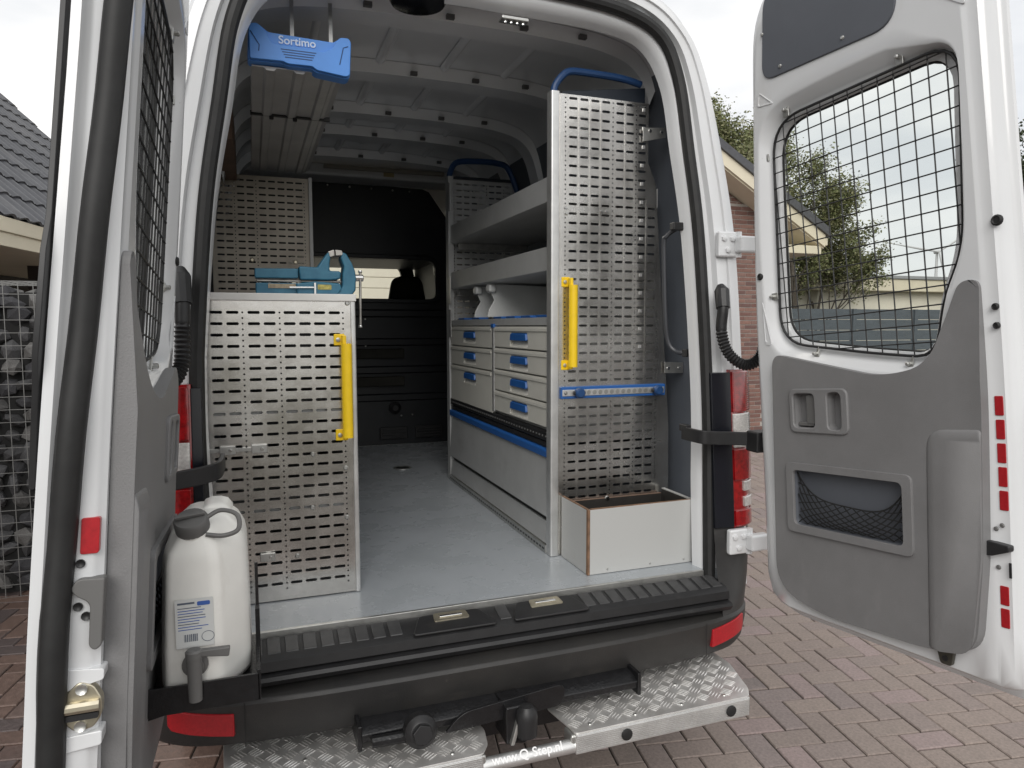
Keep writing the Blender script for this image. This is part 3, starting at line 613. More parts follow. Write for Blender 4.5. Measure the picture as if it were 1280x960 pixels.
    for tri in ([(.80, 1.63), (.90, 1.665), (.905, 1.545)], [(.252, 1.545), (.262, 1.59), (.32, 1.535)], [(.205, .80), (.232, .80), (.205, .945)], [(.215, .62), (.215, .95), (.235, .80)][:0]):
        if not tri: continue
        oo = rounded(tri, .012, 5); c_ = (sum(p[0] for p in tri) / 3, sum(p[1] for p in tri) / 3)
        sub(MB().plate(oo, [[(c_[0] + (a_ - c_[0]) * .78, c_[1] + (b_ - c_[1]) * .78) for a_, b_ in oo]], D, -.003, .002), 'pressed_rib', WHITE, .001)
    nvec = Vector(D(0, .3, 1)) - Vector(D(0, .3, 0))
    def plug(u, v, r=.011, w=0.): sub(MB().lathe([(r, -.002), (r, .003), (r * .7, .0055), (r * .55, .0035)], D(u, v, w), nvec, 14), 'rubber_plug', RUBBER)
    plug(.205, 1.022, .011)
    if sx > 0:
        uo = .914
        for k in range(5): sub(MB().prism(rect(uo - .0095 + k * .0007, uo + .0095 + k * .0007, .592 - k * .0555, .638 - k * .0555, .003), D, -.008, -.0025), 'red_reflector', REDREF, .0008)
        for k in range(2): sub(MB().prism(rect(uo - .012, uo + .007, .147 - k * .053, .192 - k * .053, .003), D, -.008, -.0025), 'red_reflector', REDREF, .0008)
        sub(MB().prism(rounded([(.872, .262), (.895, .262), (.935, .278, .004), (.935, .292, .004), (.895, .296), (.872, .298)], .004), D, -.006, .016), 'latch_pull', BLACK, .003)
        for q in ((.899, .325), (.913, .335), (.902, .235)): sub(MB().lathe([(.006, 0), (.004, .003)], D(*q, 0), nvec, 8), 'rivet', GREYP)
        sub(MB().prism(rect(.926, .931, .215, .25), D, -.001, .002), 'drain_slot', BLACK)
        plug(.938, 1.042, .013, -.003); plug(.922, .846, .008, .0); plug(.922, .802, .008, .0)
        sub(MB().prism(rounded([(.752, .005), (.798, .005), (.79, -.035, .008), (.762, -.035, .008)], .003), D, .004, .016), 'bottom_bracket', mat('dark_latch', (.09, .085, .07), .45, .6), .002)
        sub(MB().lathe([(.007, 0), (.007, .003)], D(.776, -.018, .016), nvec, 10), 'bracket_bush', BLACK)
        for q in (.52, .66): sub(MB().lathe([(.004, 0), (.004, .002)], D(q, -.040, -.066), nvec, 8), 'rivet', BLACK)
    else:
        # free edge seen end-on: seal, handle, reflector, lock
        d_ = Vector(D(1, .4, 0)) - Vector(D(0, .4, 0))
        E = lambda v, w, h: D(.951 + h, v, w)
        sub(MB().tube([D(.962 + .004 * sin(q), -.03 + 1.93 * q / 40, -.058 + .036 * min(1.1, max(0, (1.93 * q / 40 - .45) / .8))) for q in range(41)], .018, 10), 'edge_seal', RUBBER, smooth=60)
        sub(MB().prism(rect(.4855, .5355, -.033, -.010, .004), E, -.012, .0035), 'red_reflector', REDREF, .0008)
        sub(MB().prism(rounded([(.452, .0, .003), (.454, -.034, .012), (.440, -.042, .01), (.430, -.034, .01), (.420, -.017, .012), (.360, -.017, .006), (.353, -.009, .008), (.360, -.001, .004)], .004), E, -.012, .012), 'edge_handle', GREYP, .003)
        for q in ((.473, -.032), (.414, -.033), (.400, -.023)): sub(MB().lathe([(.006, -.01), (.006, .004), (.003, .002)], E(q[0], q[1], 0), d_, 12), 'edge_screw', BLACK)
        sub(MB().prism(rounded([(.312, -.028), (.305, -.010), (.285, .001), (.262, .001), (.247, -.008), (.244, -.030), (.256, -.043), (.296, -.045)], .006), E, -.014, .006), 'lock_plate', BRASS, .002)
        sub(MB().tube([E(.279, -.043, .010), E(.279, -.001, .010)], .0085, 10), 'lock_roller', BRASS)
        sub(MB().prism(rect(.262, .270, -.041, -.002, .002), E, 0, .013), 'lock_slot', BLACK)
        for q in (.302, .252): sub(MB().lathe([(.0075, 0), (.0075, .008), (.004, .006)], E(q, -.024, .002), d_, 10), 'lock_screw', GALV)
        sub(MB().prism(rounded([(.325, .002), (.33, -.047), (.296, -.05), (.30, -.042), (.31, .002)], .004), E, -.03, .004), 'lock_recess_lip', WHITE, .004)
        sub(MB().prism(rounded([(.24, .002), (.238, -.046), (.215, -.05), (.22, .002)], .004), E, -.03, .004), 'lock_recess_lip', WHITE, .004)
        sub(MB().prism(rect(.892, .908, .262, .296, .004), D, .02, .03), 'latch_pull', BLACK, .003)
        # black outer window trim lapping over the edge
        A_ = [(.955, .60), (.955, .72), (.960, .76), (.960, .90), (.955, .95), (.955, 1.9)]; B_2 = [(.955, .58), (.972, .72), (.984, .76), (.984, .90), (.970, .95), (.967, 1.9)]
        sub(MB().loft([Lp(A_, -.089), Lp(B_2, -.092), Lp(B_2, -.100), Lp(A_, -.100)]), 'window_trim', BLACK, .001)
    return dr, D
rd, DR = door(1); ld, DL = door(-1)
ld['label'] = 'rear door on the canister side'; rd['label'] = 'rear door with red reflector strips'

# canister holder on the left door
hd = MB().box(-.90, -.678, -.475, -.17, .782, .790).obj('canister_holder', WETBLK, ld, .001)
MB().box(-.90, -.676, -.482, -.476, .772, .832).obj('holder_front_strip', WETBLK, ld, .001)
MB().box(-.680, -.674, -.482, -.17, .772, .84).obj('holder_side_strip', WETBLK, ld, .001)
MB().tube([(-.677, -.30, .80), (-.677, -.30, 1.02)], .004, 6).obj('holder_rod', WETBLK, ld)
MB().box(-.682, -.672, -.36, -.34, .80, .93).obj('holder_upright', WETBLK, ld, .001)
MB().hexa([(-.90, -.47, .76), (-.90, -.463, .76), (-.82, -.463, .775), (-.82, -.47, .775), (-.90, -.47, .79), (-.90, -.463, .79), (-.82, -.463, .79), (-.82, -.47, .79)]).obj('holder_gusset', WETBLK, ld)

# ------------------------------------------------------------------ steps and tow bar
def bars(x0, x1, y0, y1, z, clip):
    m = MB(); p = .044; ny = int((y1 - y0) / p) + 2; nx = int((x1 - x0) / p) + 2
    for i in range(nx):
        for j in range(ny):
            cx, cy = x0 + i * p, y0 + j * p; a = radians(35 if (i + j) % 2 else -55)
            if not clip(cx, cy): continue
            for k in range(4):
                o = (k - 1.5) * .0095; L = .0175; px, py = cx - sin(a) * o, cy + cos(a) * o
                ux, uy = cos(a) * L, sin(a) * L; vx, vy = -sin(a) * .0019, cos(a) * .0019
                m.add([(px - ux, py - uy, z), (px - vx, py - vy, z), (px + ux, py + uy, z), (px + vx, py + vy, z), (px - ux * .6, py - uy * .6, z + .0024), (px + ux * .6, py + uy * .6, z + .0024)], [(0, 1, 5, 4), (1, 2, 5), (2, 3, 5), (3, 0, 4, 5)])
    return m
BARM = mat('tread_bar_metal', (.86, .85, .83), .30, .75, var=.12, vscale=30)
def step(poly, front, plugs, name='rear_step'):
    zt = .42
    st = MB().prism(rounded(poly, .012, 4), lambda p, q, w: (p, q, w), zt - .006, zt).obj(name, PLATE, van, .002)
    xs_ = [p[0] for p in poly]; ys_ = [p[1] for p in poly]
    inset = lambda x, y: all(inpoly((x + a, y + b), poly) for a, b in ((.012, 0), (-.012, 0), (0, .012), (0, -.012)))
    bars(min(xs_), max(xs_), min(ys_), max(ys_), zt + .0003, inset)    .obj('tread_pattern', BARM, st, fix=False, smooth=0, props=dict(kind='stuff'))
    (xa, ya), (xb, yb) = front; L = math.hypot(xb - xa, yb - ya); tx, ty = (xb - xa) / L, (yb - ya) / L; nx, ny = ty, -tx
    Fm = lambda s, h, w: (xa + tx * s + nx * w, ya + ty * s + ny * w, h)
    MB().box(0, L, zt - .062, zt - .004, -.03, .004, Fm).obj('step_edge', ALU2, st, .002)
    for k in range(9): MB().box(.004, L - .004, zt - .058 + k * .0058, zt - .0545 + k * .0058, .0035, .0065, Fm).obj('edge_rib', ALU2, st)
    for s in plugs: MB().lathe([(.0175, 0), (.0175, .004), (.013, .006)], Fm(s * L, zt - .032, .006), (nx, ny, 0), 18).obj('edge_plug', RUBBER, st)
    for s, w in ((.1, -.03), (.35, -.03), (.62, -.03), (.88, -.03), (.3, -.14), (.7, -.14)): MB().lathe([(.007, 0), (.005, .003)], Fm(s * L, zt, w), (0, 0, 1), 10).obj('rivet', GALV, st)
    for sx_, xx in ((0, xa), (1, xb)): MB().box(xx - .012, xx + .012, min(ya, yb) + .004, min(ya, yb) + .06, zt - .062, zt - .008).obj('step_end_cap', GALV, st, .008)
step([(.165, -.303), (.765, -.303), (.795, -.262), (.845, -.10), (.84, .04), (.45, .02), (.44, -.085), (.14, -.145), (.158, -.250)], ((.165, -.303), (.765, -.303)), (.27, .88))
step([(-.765, -.303), (-.112, -.303), (-.085, -.262), (-.072, -.19), (-.082, -.135), (-.40, -.135), (-.425, -.02), (-.43, .04), (-.78, .04)], ((-.765, -.303), (-.112, -.303)), (.12, .73))
B('step_beam', -.75, .80, -.10, .0, .34, .40, WETBLK, van)
MB().loft([[(x, y, z) for y, z in ((-.215, .465), (-.215, .487), (-.19, .50), (-.05, .515), (-.05, .46))] for x in (-.43, .425)], True, True).obj('tow_cross_member', WETBLK, van, .004)
for x in (-.43, .42): B('member_end', x - .006, x + .006, -.222, -.05, .445, .515, WETBLK, van, .003)
MB().tube([(-.40, -.23, .472), (-.28, -.235, .472)], .016, 10).obj('tow_bar_tube', WETBLK, van)
MB().prism(rounded([(-.20, .455, .01), (.16, .47, .03), (.165, .535, .03), (.06, .525, .02), (-.15, .505, .03)], .02), XZ(-.232), 0, .010).obj('tow_bracket', WETBLK, van, .002)
MB().lathe([(.043, 0), (.045, .01), (.045, .035), (.036, .045), (.03, .05)], (-.275, -.235, .492), (0, -1, .15), 22).obj('trailer_socket', BLACK, van, .002)
MB().lathe([(.028, 0), (.028, .012)], (-.275, -.285, .50), (0, -1, .15), 6).obj('socket_lid', BLACK, van, .002)
B('tow_block', -.03, .035, -.26, -.16, .40, .51, WETBLK, van, .006)
MB().tube(catmull([(.0, -.20, .44), (.0, -.22, .415), (.015, -.25, .412), (.025, -.268, .43), (.027, -.27, .46)], 5), .017, 12).obj('tow_neck', WETBLK, van)
MB().lathe([(.0, -.05), (.03, -.05), (.031, .0), (.029, .02), (.018, .034), (0, .038)], (.028, -.27, .478), (0, 0, 1), 18).obj('tow_ball_cap', BLACK, van)
B('tow_plate', -.014, -.002, -.275, -.235, .405, .475, GALV, van, .003, fn=lambda x, y, z: (x + (z - .43) * .3, y, z))
tb = MB().tube([(-.30, -.285, .374), (.25, -.285, .374)], .02, 18).obj('step_tube', ALU2, van)
text_obj('tube_lettering', 'www.Q-Step.nl', .034, mat('tube_white_print', (.85, .85, .85), .5), tb, frame((.02, -.2985, .3890), (1, 0, 0), (0, .55, .83)), .0012, bold=.0004)
# under body and wheels
B('underbody', -.8, .8, .05, 5.4, .42, .62, BLACK, van)
for sx in (-1, 1):
    for yy in (1.0, 4.7):
        w = MB().lathe([(.2, -.11), (.31, -.11), (.335, -.08), (.34, 0), (.335, .08), (.31, .11), (.2, .11)], (sx * .86, yy, .34), (1, 0, 0), 32).obj('wheel', RUBBER, van)
        MB().lathe([(.2, -.08), (.2, .08), (.06, .09)], (sx * .86, yy, .34), (sx, 0, 0), 24).obj('rim', GREYP, w)
B('front_end', -.95, .95, 5.6, 6.1, .4, 1.3, WHITE, van, .1)

# ================================================================== RIGHT RACK
rk = thing('storage_rack', (.6, 1.05, .72), 'aluminium van shelving with drawers and perforated end panel above white bin', 'shelving')
def perf(outline_, cols, holes, z0, z1, fn, edge, t=.002, pitch=.0338, hs=.0165, skip=None):
    hl = []
    ins = lambda x, z: edge(x, z)
    k = 0; z = z1
    while z > z0:
        for c in cols:
            if ins(c, z) and not (skip and skip(c, z)): hl.append(slot(c, z, SL, .0045))
        for c in holes:
            for dz_ in (0, -pitch / 2):
                if ins(c, z + dz_) and z + dz_ > z0: hl.append(disc(c, z + dz_, .0031, 6))
        z -= pitch
    return MB().plate(outline_, hl, fn, 0, t)
RC, RH = [.438, .482, .526, .570, .628, .670, .722, .765], [.408, .599, .697, .795]
def redge(z): return .748 if z > 2.19 else (.748 + (2.19 - z) * .45 if z > 2.12 else min(.862, .782 + (2.12 - z) * .078))
ro = [(.384, .722), (redge(.722), .722), (redge(1.2), 1.2), (redge(1.8), 1.8), (redge(2.11), 2.11), (.748, 2.19), (.748, 2.405), (.384, 2.405)]
FR = lambda p, q, w: (p, .3235 - w, q)
perf(ro, RC, RH, .78, 2.392, FR, lambda x, z: x < redge(z) - .024 and not (1.295 < z < 1.372)).obj('end_panel', ALU, rk, smooth=0)
MB().prism(rounded([(.352, .318, .006), (.384, .318, .004), (.384, .36), (.352, .36)], .002), lambda p, q, w: (p, q, w), .722, 2.412).obj('rack_post', ALU2, rk, .001)
for q in (.728, .70): MB().box(.385, .40, .3195, .3212, .73, 2.40).obj('panel_flange', ALU, rk) if q > .71 else None
for gx in (.46, .504, .548, .648, .742): MB().box(gx - .0008, gx + .0008, .3210, .3217, .76, redge(gx) and (2.39 if gx < .72 else 2.05)).obj('pressed_line', ALU, rk)
for zz in [2.38 - .0676 * k for k in range(18)]:
    if zz > 1.45: B('white_tab', redge(zz) - .026, redge(zz) - .016 if zz > 2.2 else redge(zz) - .055 + .012, .3185, .3213, zz - .006, zz + .006, ALU2, rk) if zz > 2.2 else B('white_tab', .716, .727, .3185, .3213, zz - .006, zz + .006, ALU2, rk)
far = [(.372, .722), (.86, .722), (.85, 1.6), (.80, 2.1), (.748, 2.2), (.748, 2.385), (.372, 2.385)]
perf(far, [.43, .474, .518, .562, .62, .662, .714], [.40, .59, .69], .78, 2.36, lambda p, q, w: (p, 1.79 - w, q), lambda x, z: x < .74).obj('end_panel', ALU3, rk, smooth=0)
MB().box(.355, .386, 1.745, 1.80, .722, 2.392).obj('rack_post', ALU3, rk, .001)
for z in (2.30, 1.80, 1.62): B('post_strip', .352, .356, 1.70, 1.735, z - .10, z + .05, ALU2, rk, .001)
# trays
for z0, z1 in ((2.035, 2.125), (1.785, 1.872)):
    tr = MB().prism([(0, z0), (.012, z0 - .004), (.45, z0 - .004), (.45, z1 - .02), (.446, z1 - .02), (.446, z0), (.008, z0 + .004), (.004, z1), (.0, z1)], lambda p, q, w: (.366 + p, w, q), .36, 1.745).obj('shelf_tray', ALU3, rk, .0015)
    B('tray_support', .40, .80, .37, .39, z0 - .04, z0 - .006, GALV, rk, .002); B('tray_support', .40, .80, 1.70, 1.72, z0 - .04, z0 - .006, GALV, rk, .002)
B('tray_lining', .372, .81, .37, 1.74, 2.037, 2.043, BLACK, rk)
# compartment deck
B('deck', .366, .83, .361, 1.745, 1.582, 1.612, ALU3, rk, .002)
B('compartment_back', .80, .806, .361, 1.745, 1.614, 1.78, mat('white_back', (.55, .55, .53), .5), rk)
for y in (.45, .62, .80, .97, 1.30, 1.55): B('blue_pad', .369, .42, y - .055, y + .055, 1.6125, 1.622, BLUE, rk, .002)
CLEAR = mat('clear_bin_plastic', (.55, .56, .55), .25, var=.1, spec=.7)
for y in (1.12, 1.33):
    dv = MB().prism([(.372, 1.622), (.43, 1.622), (.80, 1.622), (.80, 1.765), (.40, 1.775), (.385, 1.74), (.405, 1.70), (.378, 1.655)], lambda p, q, w: (p, w, q), y - .007, y + .007).obj('divider', CLEAR, rk, .002)
    B('divider_lip', .372, .41, y - .03, y + .03, 1.735, 1.775, CLEAR, dv, .012)
# drawers
B('drawer_cabinet', .385, .83, .37, 1.74, 1.16, 1.58, ALU3, rk)
B('cabinet_divider', .360, .39, .995, 1.022, 1.19, 1.585, ALU2, rk, .003); B('divider_cap', .356, .39, .99, 1.027, 1.572, 1.59, BLUE, rk, .003)
def drawer(y0, y1, z0, z1):
    c = (y0 + y1) / 2; zc = z1 - .055; hw = .108; X = lambda p, q, w: (.362 - w, c - p, q)
    hole = rounded([(-hw, zc - .030), (hw, zc - .030), (hw * .86, zc + .028), (-hw * .86, zc + .028)], .007, 4)
    d = MB().plate(rect(y0 + .003 - c, y1 - .003 - c, z0 + .003, z1 - .003), [hole], X, -.022, 0).obj('drawer', BEIGE, rk, .003, smooth=25)
    B('drawer_lip', .3575, .3615, y0 + .008, y1 - .008, z1 - .022, z1 - .008, BEIGE, d, .003)
    MB().loft([[X(p, q, -.004 - .030 * max(0, (q - zc + .030) / .058)) for p, q in hole], [X(p * 1.05, q, -.045) for p, q in hole]], True).add([X(p, q, -.005 - .030 * max(0, (q - zc + .030) / .058)) for p, q in hole], [tuple(range(len(hole)))]).obj('handle_recess', BEIGEL, d, smooth=25)
    MB().loft([[X(p, q, -.006) for p, q in rounded([(-hw * .90, zc - .002), (hw * .90, zc - .002), (hw * .82, zc + .027), (-hw * .82, zc + .027)], .006)], [X(p, q, .006) for p, q in rounded([(-hw * .87, zc - .006), (hw * .87, zc - .006), (hw * .80, zc + .022), (-hw * .80, zc + .022)], .006)]], True, True).obj('drawer_handle', BLUE, d, .002)
for k in range(4): drawer(.365, .993, 1.203 + .0962 * k - .008, 1.203 + .0962 * (k + 1) - .008)
for a, b in ((1.475, 1.58), (1.372, 1.475), (1.165, 1.372)): drawer(1.024, 1.74, a, b)
# rail below the drawers
B('black_rail', .358, .40, .361, 1.745, 1.148, 1.182, BLACK, rk, .004)
for k in range(44): MB().lathe([(.0045, 0), (.004, .002)], (.358, .38 + k * .031, 1.165), (-1, 0, 0), 6).obj('rail_stud', GREYP, rk)
B('black_rail', .362, .40, .361, 1.745, 1.122, 1.144, BLACK, rk, .003)
MB().prism([(.354, 1.086), (.40, 1.086), (.40, 1.120), (.358, 1.120), (.352, 1.112)], lambda p, q, w: (p, w, q), .361, 1.745).obj('blue_rail', BLUE, rk, .003)
MB().prism([(.352, .862), (.372, .860), (.372, 1.08), (.366, 1.084), (.362, 1.06)], lambda p, q, w: (p, w, q), .362, 1.742).obj('wheel_arch_flap', ALU3, rk, .003)
B('flap_gap', .376, .40, .362, 1.742, .80, .862, BLACK, rk)
MB().prism([(.356, .755), (.380, .755), (.380, .835), (.366, .838)], lambda p, q, w: (p, w, q), .361, 1.742).obj('kick_rail', ALU3, rk, .002)
B('floor_rail', .350, .375, .36, 1.745, .722, .752, GALV, rk, .002)
for k in range(46): B('rail_slot', .3492, .3503, .375 + k * .0298, .393 + k * .0298, .733, .740, BLACK, rk)
MB().lathe([(.006, 0), (.006, .003)], (.363, .60, .985), (-1, 0, 0), 10).obj('flap_hole', BLACK, rk)
# blue loops on top
MB().tube(catmull([(.368, .335, 2.40), (.372, .335, 2.432), (.400, .335, 2.470), (.435, .335, 2.490), (.52, .335, 2.492), (.64, .335, 2.488), (.72, .335, 2.475)], 5), .013, 10).obj('blue_loop', BLUED, rk)
MB().tube(catmull([(.372, 1.77, 2.38), (.376, 1.77, 2.42), (.41, 1.77, 2.47), (.50, 1.77, 2.485), (.64, 1.77, 2.485), (.71, 1.77, 2.46), (.76, 1.77, 2.35), (.79, 1.77, 2.25)], 5), .016, 10).obj('blue_loop', BLUED, rk)
LOOPM = mat('loop_shade_blue', (.008, .013, .022), .5)  # blue coat darkened nearly to black, the web's shade put into its colour
B('loop_web', .40, .74, .334, .345, 2.405, 2.418, LOOPM, rk, .003, fn=lambda x, y, z: (x, y, z + max(0, x - .55) * .25 * (1 if z > 2.41 else 0)))
B('loop_web', .38, .74, 1.775, 1.785, 2.385, 2.40, LOOPM, rk)
def yellow(x, y, z0, z1, par):
    h = MB().tube([(x + .016, y - .03, z0 + .012), (x + .016, y - .03, z1 - .03)], .0165, 14).obj('yellow_handle', YELLOW, par)
    for z in (z0, z1 - .036):
        MB().hexa([(x - .019, y - .005, z), (x + .014, y - .005, z), (x + .014, y + .0, z), (x - .019, y + .0, z), (x - .019, y - .005, z + .036), (x + .014, y - .005, z + .036), (x + .014, y + .0, z + .036), (x - .019, y + .0, z + .036)]).obj('handle_foot', YELLOW, h, .003)
        MB().hexa([(x + .004, y - .032, z + .004), (x + .016, y - .032, z + .004), (x + .016, y, z + .004), (x + .004, y, z + .004), (x + .004, y - .032, z + .032), (x + .016, y - .032, z + .032), (x + .016, y, z + .032), (x + .004, y, z + .032)]).obj('handle_web', YELLOW, h, .003)
        MB().lathe([(.007, 0), (.007, .004), (.003, .005)], (x - .006, y - .005, z + .018), (0, -1, 0), 10).obj('handle_screw', GALV, h)
yellow(.412, .3212, 1.418, 1.757, rk)
# blue lashing rail with clips
lr = B('lashing_rail', .388, .828, .305, .3208, 1.312, 1.356, BLUE, rk, .003)
B('rail_insert', .392, .822, .302, .3056, 1.322, 1.346, ALU2, lr, .002)
for k in range(14): MB().lathe([(.009, 0), (.008, .0015)], (.45 + k * .024, .3025, 1.334), (0, -1, 0), 12).obj('rail_hole', GALV, lr)
for x in (.455, .785): MB().lathe([(.014, 0), (.019, .006), (.019, .022), (.014, .028)], (x, .303, 1.334), (0, -1, 0), 14).obj('rail_knob', BLUED, lr); B('knob_tab', x - .024, x + .024, .285, .300, 1.327, 1.341, BLACK, lr, .004)
for x in (.405, .81): MB().lathe([(.008, 0), (.004, .005)], (x, .302, 1.334), (0, -1, 0), 8).obj('rail_screw', CHROME, lr)
# brackets to the pillar
def brk(P):
    b = MB().prism(P, XZ(.312), -.003, .0).obj('fixing_bracket', GALV, rk, .001)
    for k in range(2): MB().lathe([(.006, 0), (.006, .003)], (P[1][0] - .018 - k * .05, .309, (P[1][1] + P[2][1]) / 2), (0, -1, 0), 8).obj('bracket_bolt', CHROME, b)
brk([(.718, 2.262), (.815, 2.284), (.815, 2.322), (.718, 2.312)]); brk([(.826, 1.397), (.91, 1.395), (.91, 1.437), (.826, 1.440)])
for x, z in ((.555, 2.0), (.575, 2.0), (.41, 2.005), (.412, 1.985)): MB().lathe([(.007, 0), (.004, .004)], (x, .3213, z), (0, -1, 0), 10).obj('panel_rivet', CHROME, rk)

# ================================================================== LEFT WORKBENCH
wb = thing('workbench', (-.58, 1.0, .72), 'tall aluminium bench cabinet with perforated end carrying the blue vise', 'workbench')
FL = lambda p, q, w: (p, .2235 - w, q); SL = .0172
perf([(-.83, .724), (-.366, .724), (-.366, 1.657), (-.83, 1.657)], [-.767, -.722, -.662, -.617, -.559, -.514, -.470, -.425], [-.694, -.588, -.399], .755, 1.622, FL, lambda x, z: True, skip=lambda x, z: False).obj('end_panel', ALU, wb, smooth=0)
for gx in (-.745, -.64, -.536, -.492, -.447): B('pressed_line', gx - .0008, gx + .0008, .2211, .2217, .75, 1.64, ALU, wb)
MB().prism(rounded([(-.376, .2165, .004), (-.360, .2165, .008), (-.360, .25), (-.376, .25)], .002), lambda p, q, w: (p, q, w), .722, 1.656).obj('bench_post', ALU2, wb, .0008)
B('bench_top', -.84, -.358, .213, 1.80, 1.657, 1.680, mat('white_bench_top', (.74, .73, .70), .4, var=.04), wb, .003)
B('bench_side', -.385, -.380, .25, 1.80, .722, 1.655, ALU3, wb)
for z in (1.30, 1.0): B('inner_shelf', -.83, -.386, .24, 1.75, z, z + .02, ALU3, wb)
for z, x0, n in ((1.208, -.77, 2), (.868, -.665, 1)):
    for k in range(n):
        c = B('panel_clip', x0 + k * .09, x0 + .045 + k * .09, .210, .2212, z - .013, z + .013, GALV, wb, .002); MB().lathe([(.006, 0), (.004, .004)], (x0 + .03 + k * .09, .21, z), (0, -1, 0), 8).obj('clip_screw', CHROME, c)
B('panel_strip', -.80, -.66, .2135, .2205, 1.202, 1.214, GALV, wb, .001)
for x, z in ((-.385, 1.652), (-.50, 1.18), (-.505, 1.01), (-.555, .86), (-.40, 1.13), (-.40, .97)): MB().lathe([(.008, 0), (.005, .004)], (x, .2213, z), (0, -1, 0), 10).obj('panel_rivet', GALV, wb)
yellow(-.410, .2212, 1.219, 1.556, wb)
perf([(-.84, 1.68), (-.368, 1.68), (-.368, 2.335), (-.84, 2.335)], [-.80, -.757, -.70, -.655, -.597, -.552, -.507, -.463, -.42], [-.73, -.627, -.395], 1.70, 2.31, lambda p, q, w: (p, 1.80 - w, q), lambda x, z: True).obj('back_panel', mat('aged_aluminium', (.42, .385, .325), .45, .6, col2=(.30, .27, .23), vscale=6), wb, smooth=0)
MB().prism([(-.372, 1.785), (-.356, 1.785), (-.356, 1.83), (-.372, 1.83)], lambda p, q, w: (p, q, w), 1.68, 2.34).obj('back_post', ALU3, wb)
for x, z in ((-.655, 1.915), (-.445, 1.91)): MB().lathe([(.012, 0), (.007, .006)], (x, 1.797, z), (0, -1, 0), 10).obj('panel_bolt', BRASS, wb)
# vise
vs = thing('bench_vise', (-.5, .40, 1.68), 'blue bench vise with hanging steel handle on the bench top', 'vise')
VY = XZ(.40)
MB().prism([(-.655, 1.766), (-.52, 1.768), (-.52, 1.736), (-.655, 1.735)], VY, -.026, .026).obj('slide_bar', VISE, vs, .004)
MB().prism([(-.653, 1.720), (-.516, 1.720), (-.516, 1.681), (-.653, 1.681)], VY, -.032, .032).obj('vise_rail', VISE, vs, .004)
B('rail_tube', -.65, -.38, .392, .408, 1.724, 1.733, STEEL, vs, .003)
B('worn_strip', -.615, -.53, .365, .369, 1.703, 1.717, mat('worn_paper', (.38, .31, .22), .8, var=.3, vscale=60), vs)
MB().prism([(-.52, 1.775), (-.46, 1.773), (-.452, 1.787), (-.432, 1.815), (-.423, 1.826), (-.418, 1.805), (-.421, 1.788), (-.422, 1.762), (-.386, 1.762), (-.387, 1.736), (-.42, 1.731), (-.516, 1.731)], VY, -.038, .038).obj('moving_jaw', VISE, vs, .006)
MB().prism([(-.53, 1.719), (-.468, 1.727), (-.389, 1.721), (-.384, 1.702), (-.40, 1.6815), (-.527, 1.6815)], VY, -.045, .045).obj('vise_base', VISE, vs, .006)
MB().prism([(-.378, 1.826), (-.366, 1.818), (-.349, 1.79), (-.339, 1.765), (-.336, 1.74), (-.338, 1.700), (-.350, 1.6835), (-.416, 1.6815), (-.416, 1.696), (-.392, 1.698), (-.382, 1.714), (-.380, 1.754), (-.376, 1.778), (-.386, 1.806)], VY, -.038, .038).obj('fixed_jaw', VISE, vs, .006)
for P in ([(-.426, 1.825), (-.406, 1.832), (-.404, 1.812), (-.42, 1.806)], [(-.403, 1.832), (-.381, 1.83), (-.376, 1.814), (-.401, 1.812)]): MB().prism(P, VY, -.036, .036).obj('jaw_plate', STEEL, vs, .002)
MB().lathe([(.010, -.04), (.010, .0), (.0115, .002), (.0115, .028), (.009, .03)], (-.337, .40, 1.743), (1, 0, 0), 14).obj('vise_screw', CHROME, vs)
MB().tube([(-.318, .395, 1.764), (-.322, .385, 1.579)], .0045, 10).obj('vise_handle', STEEL, vs)
for z in (1.764, 1.579): MB().lathe([(.006, -.004), (.007, .0), (.006, .004)], (-.318 if z > 1.7 else -.322, .395 if z > 1.7 else .385, z), (0, 0, 1), 10).obj('handle_knob', CHROME, vs)
B('clamp_lever', -.475, -.467, .345, .356, 1.682, 1.722, CHROME, vs, .002); MB().tube([(-.55, .35, 1.705), (-.47, .35, 1.706)], .003, 8).obj('lever_rod', CHROME, vs)
MB().prism(rect(-.462, -.418, 1.700, 1.716, .003), XZ(.353), 0, .002).obj('maker_plate', mat('yellow_plate', (.42, .36, .10), .5, var=.5, vscale=90), vs)

# ================================================================== ROOF TRAY
rt = thing('roof_tray', (-.5, 1.05, 2.36), 'long ribbed aluminium tray with blue end cap hanging under the van roof', 'tray')
for a, b in ((.33, .835), (.845, 1.86)):
    P = []
    for k in range(3):
        x0 = -.645 + k * .088; P += [(x0, 2.378), (x0 + .035, 2.378), (x0 + .042, 2.370), (x0 + .066, 2.370), (x0 + .073, 2.378)]
    P += [(-.385, 2.378), (-.362, 2.395), (-.362, 2.46), (-.366, 2.46), (-.366, 2.398), (-.387, 2.383), (-.640, 2.383), (-.640, 2.46), (-.645, 2.46)]
    MB().prism(P, lambda p, q, w: (p, w, q), a, b).obj('tray_section', TRAYM, rt, .001)
B('tray_joint', -.65, -.36, .83, .85, 2.372, 2.385, BLACK, rt)
for x in (-.575, -.49): B('joint_nut', x - .008, x + .008, .825, .84, 2.358, 2.372, BLACK, rt, .003)
CAPP = [(-.652, 2.49), (-.632, 2.498), (-.617, 2.493), (-.595, 2.476), (-.400, 2.470), (-.38, 2.486), (-.356, 2.487), (-.345, 2.477), (-.351, 2.369), (-.364, 2.361), (-.456, 2.371), (-.468, 2.381), (-.54, 2.38), (-.552, 2.386), (-.652, 2.384), (-.657, 2.392)]
cp = MB().prism(rounded([(x, z, .007) for x, z in CAPP], .007, 4), XZ(.305), .0, .05).obj('end_cap', BLUEC, rt, .006)
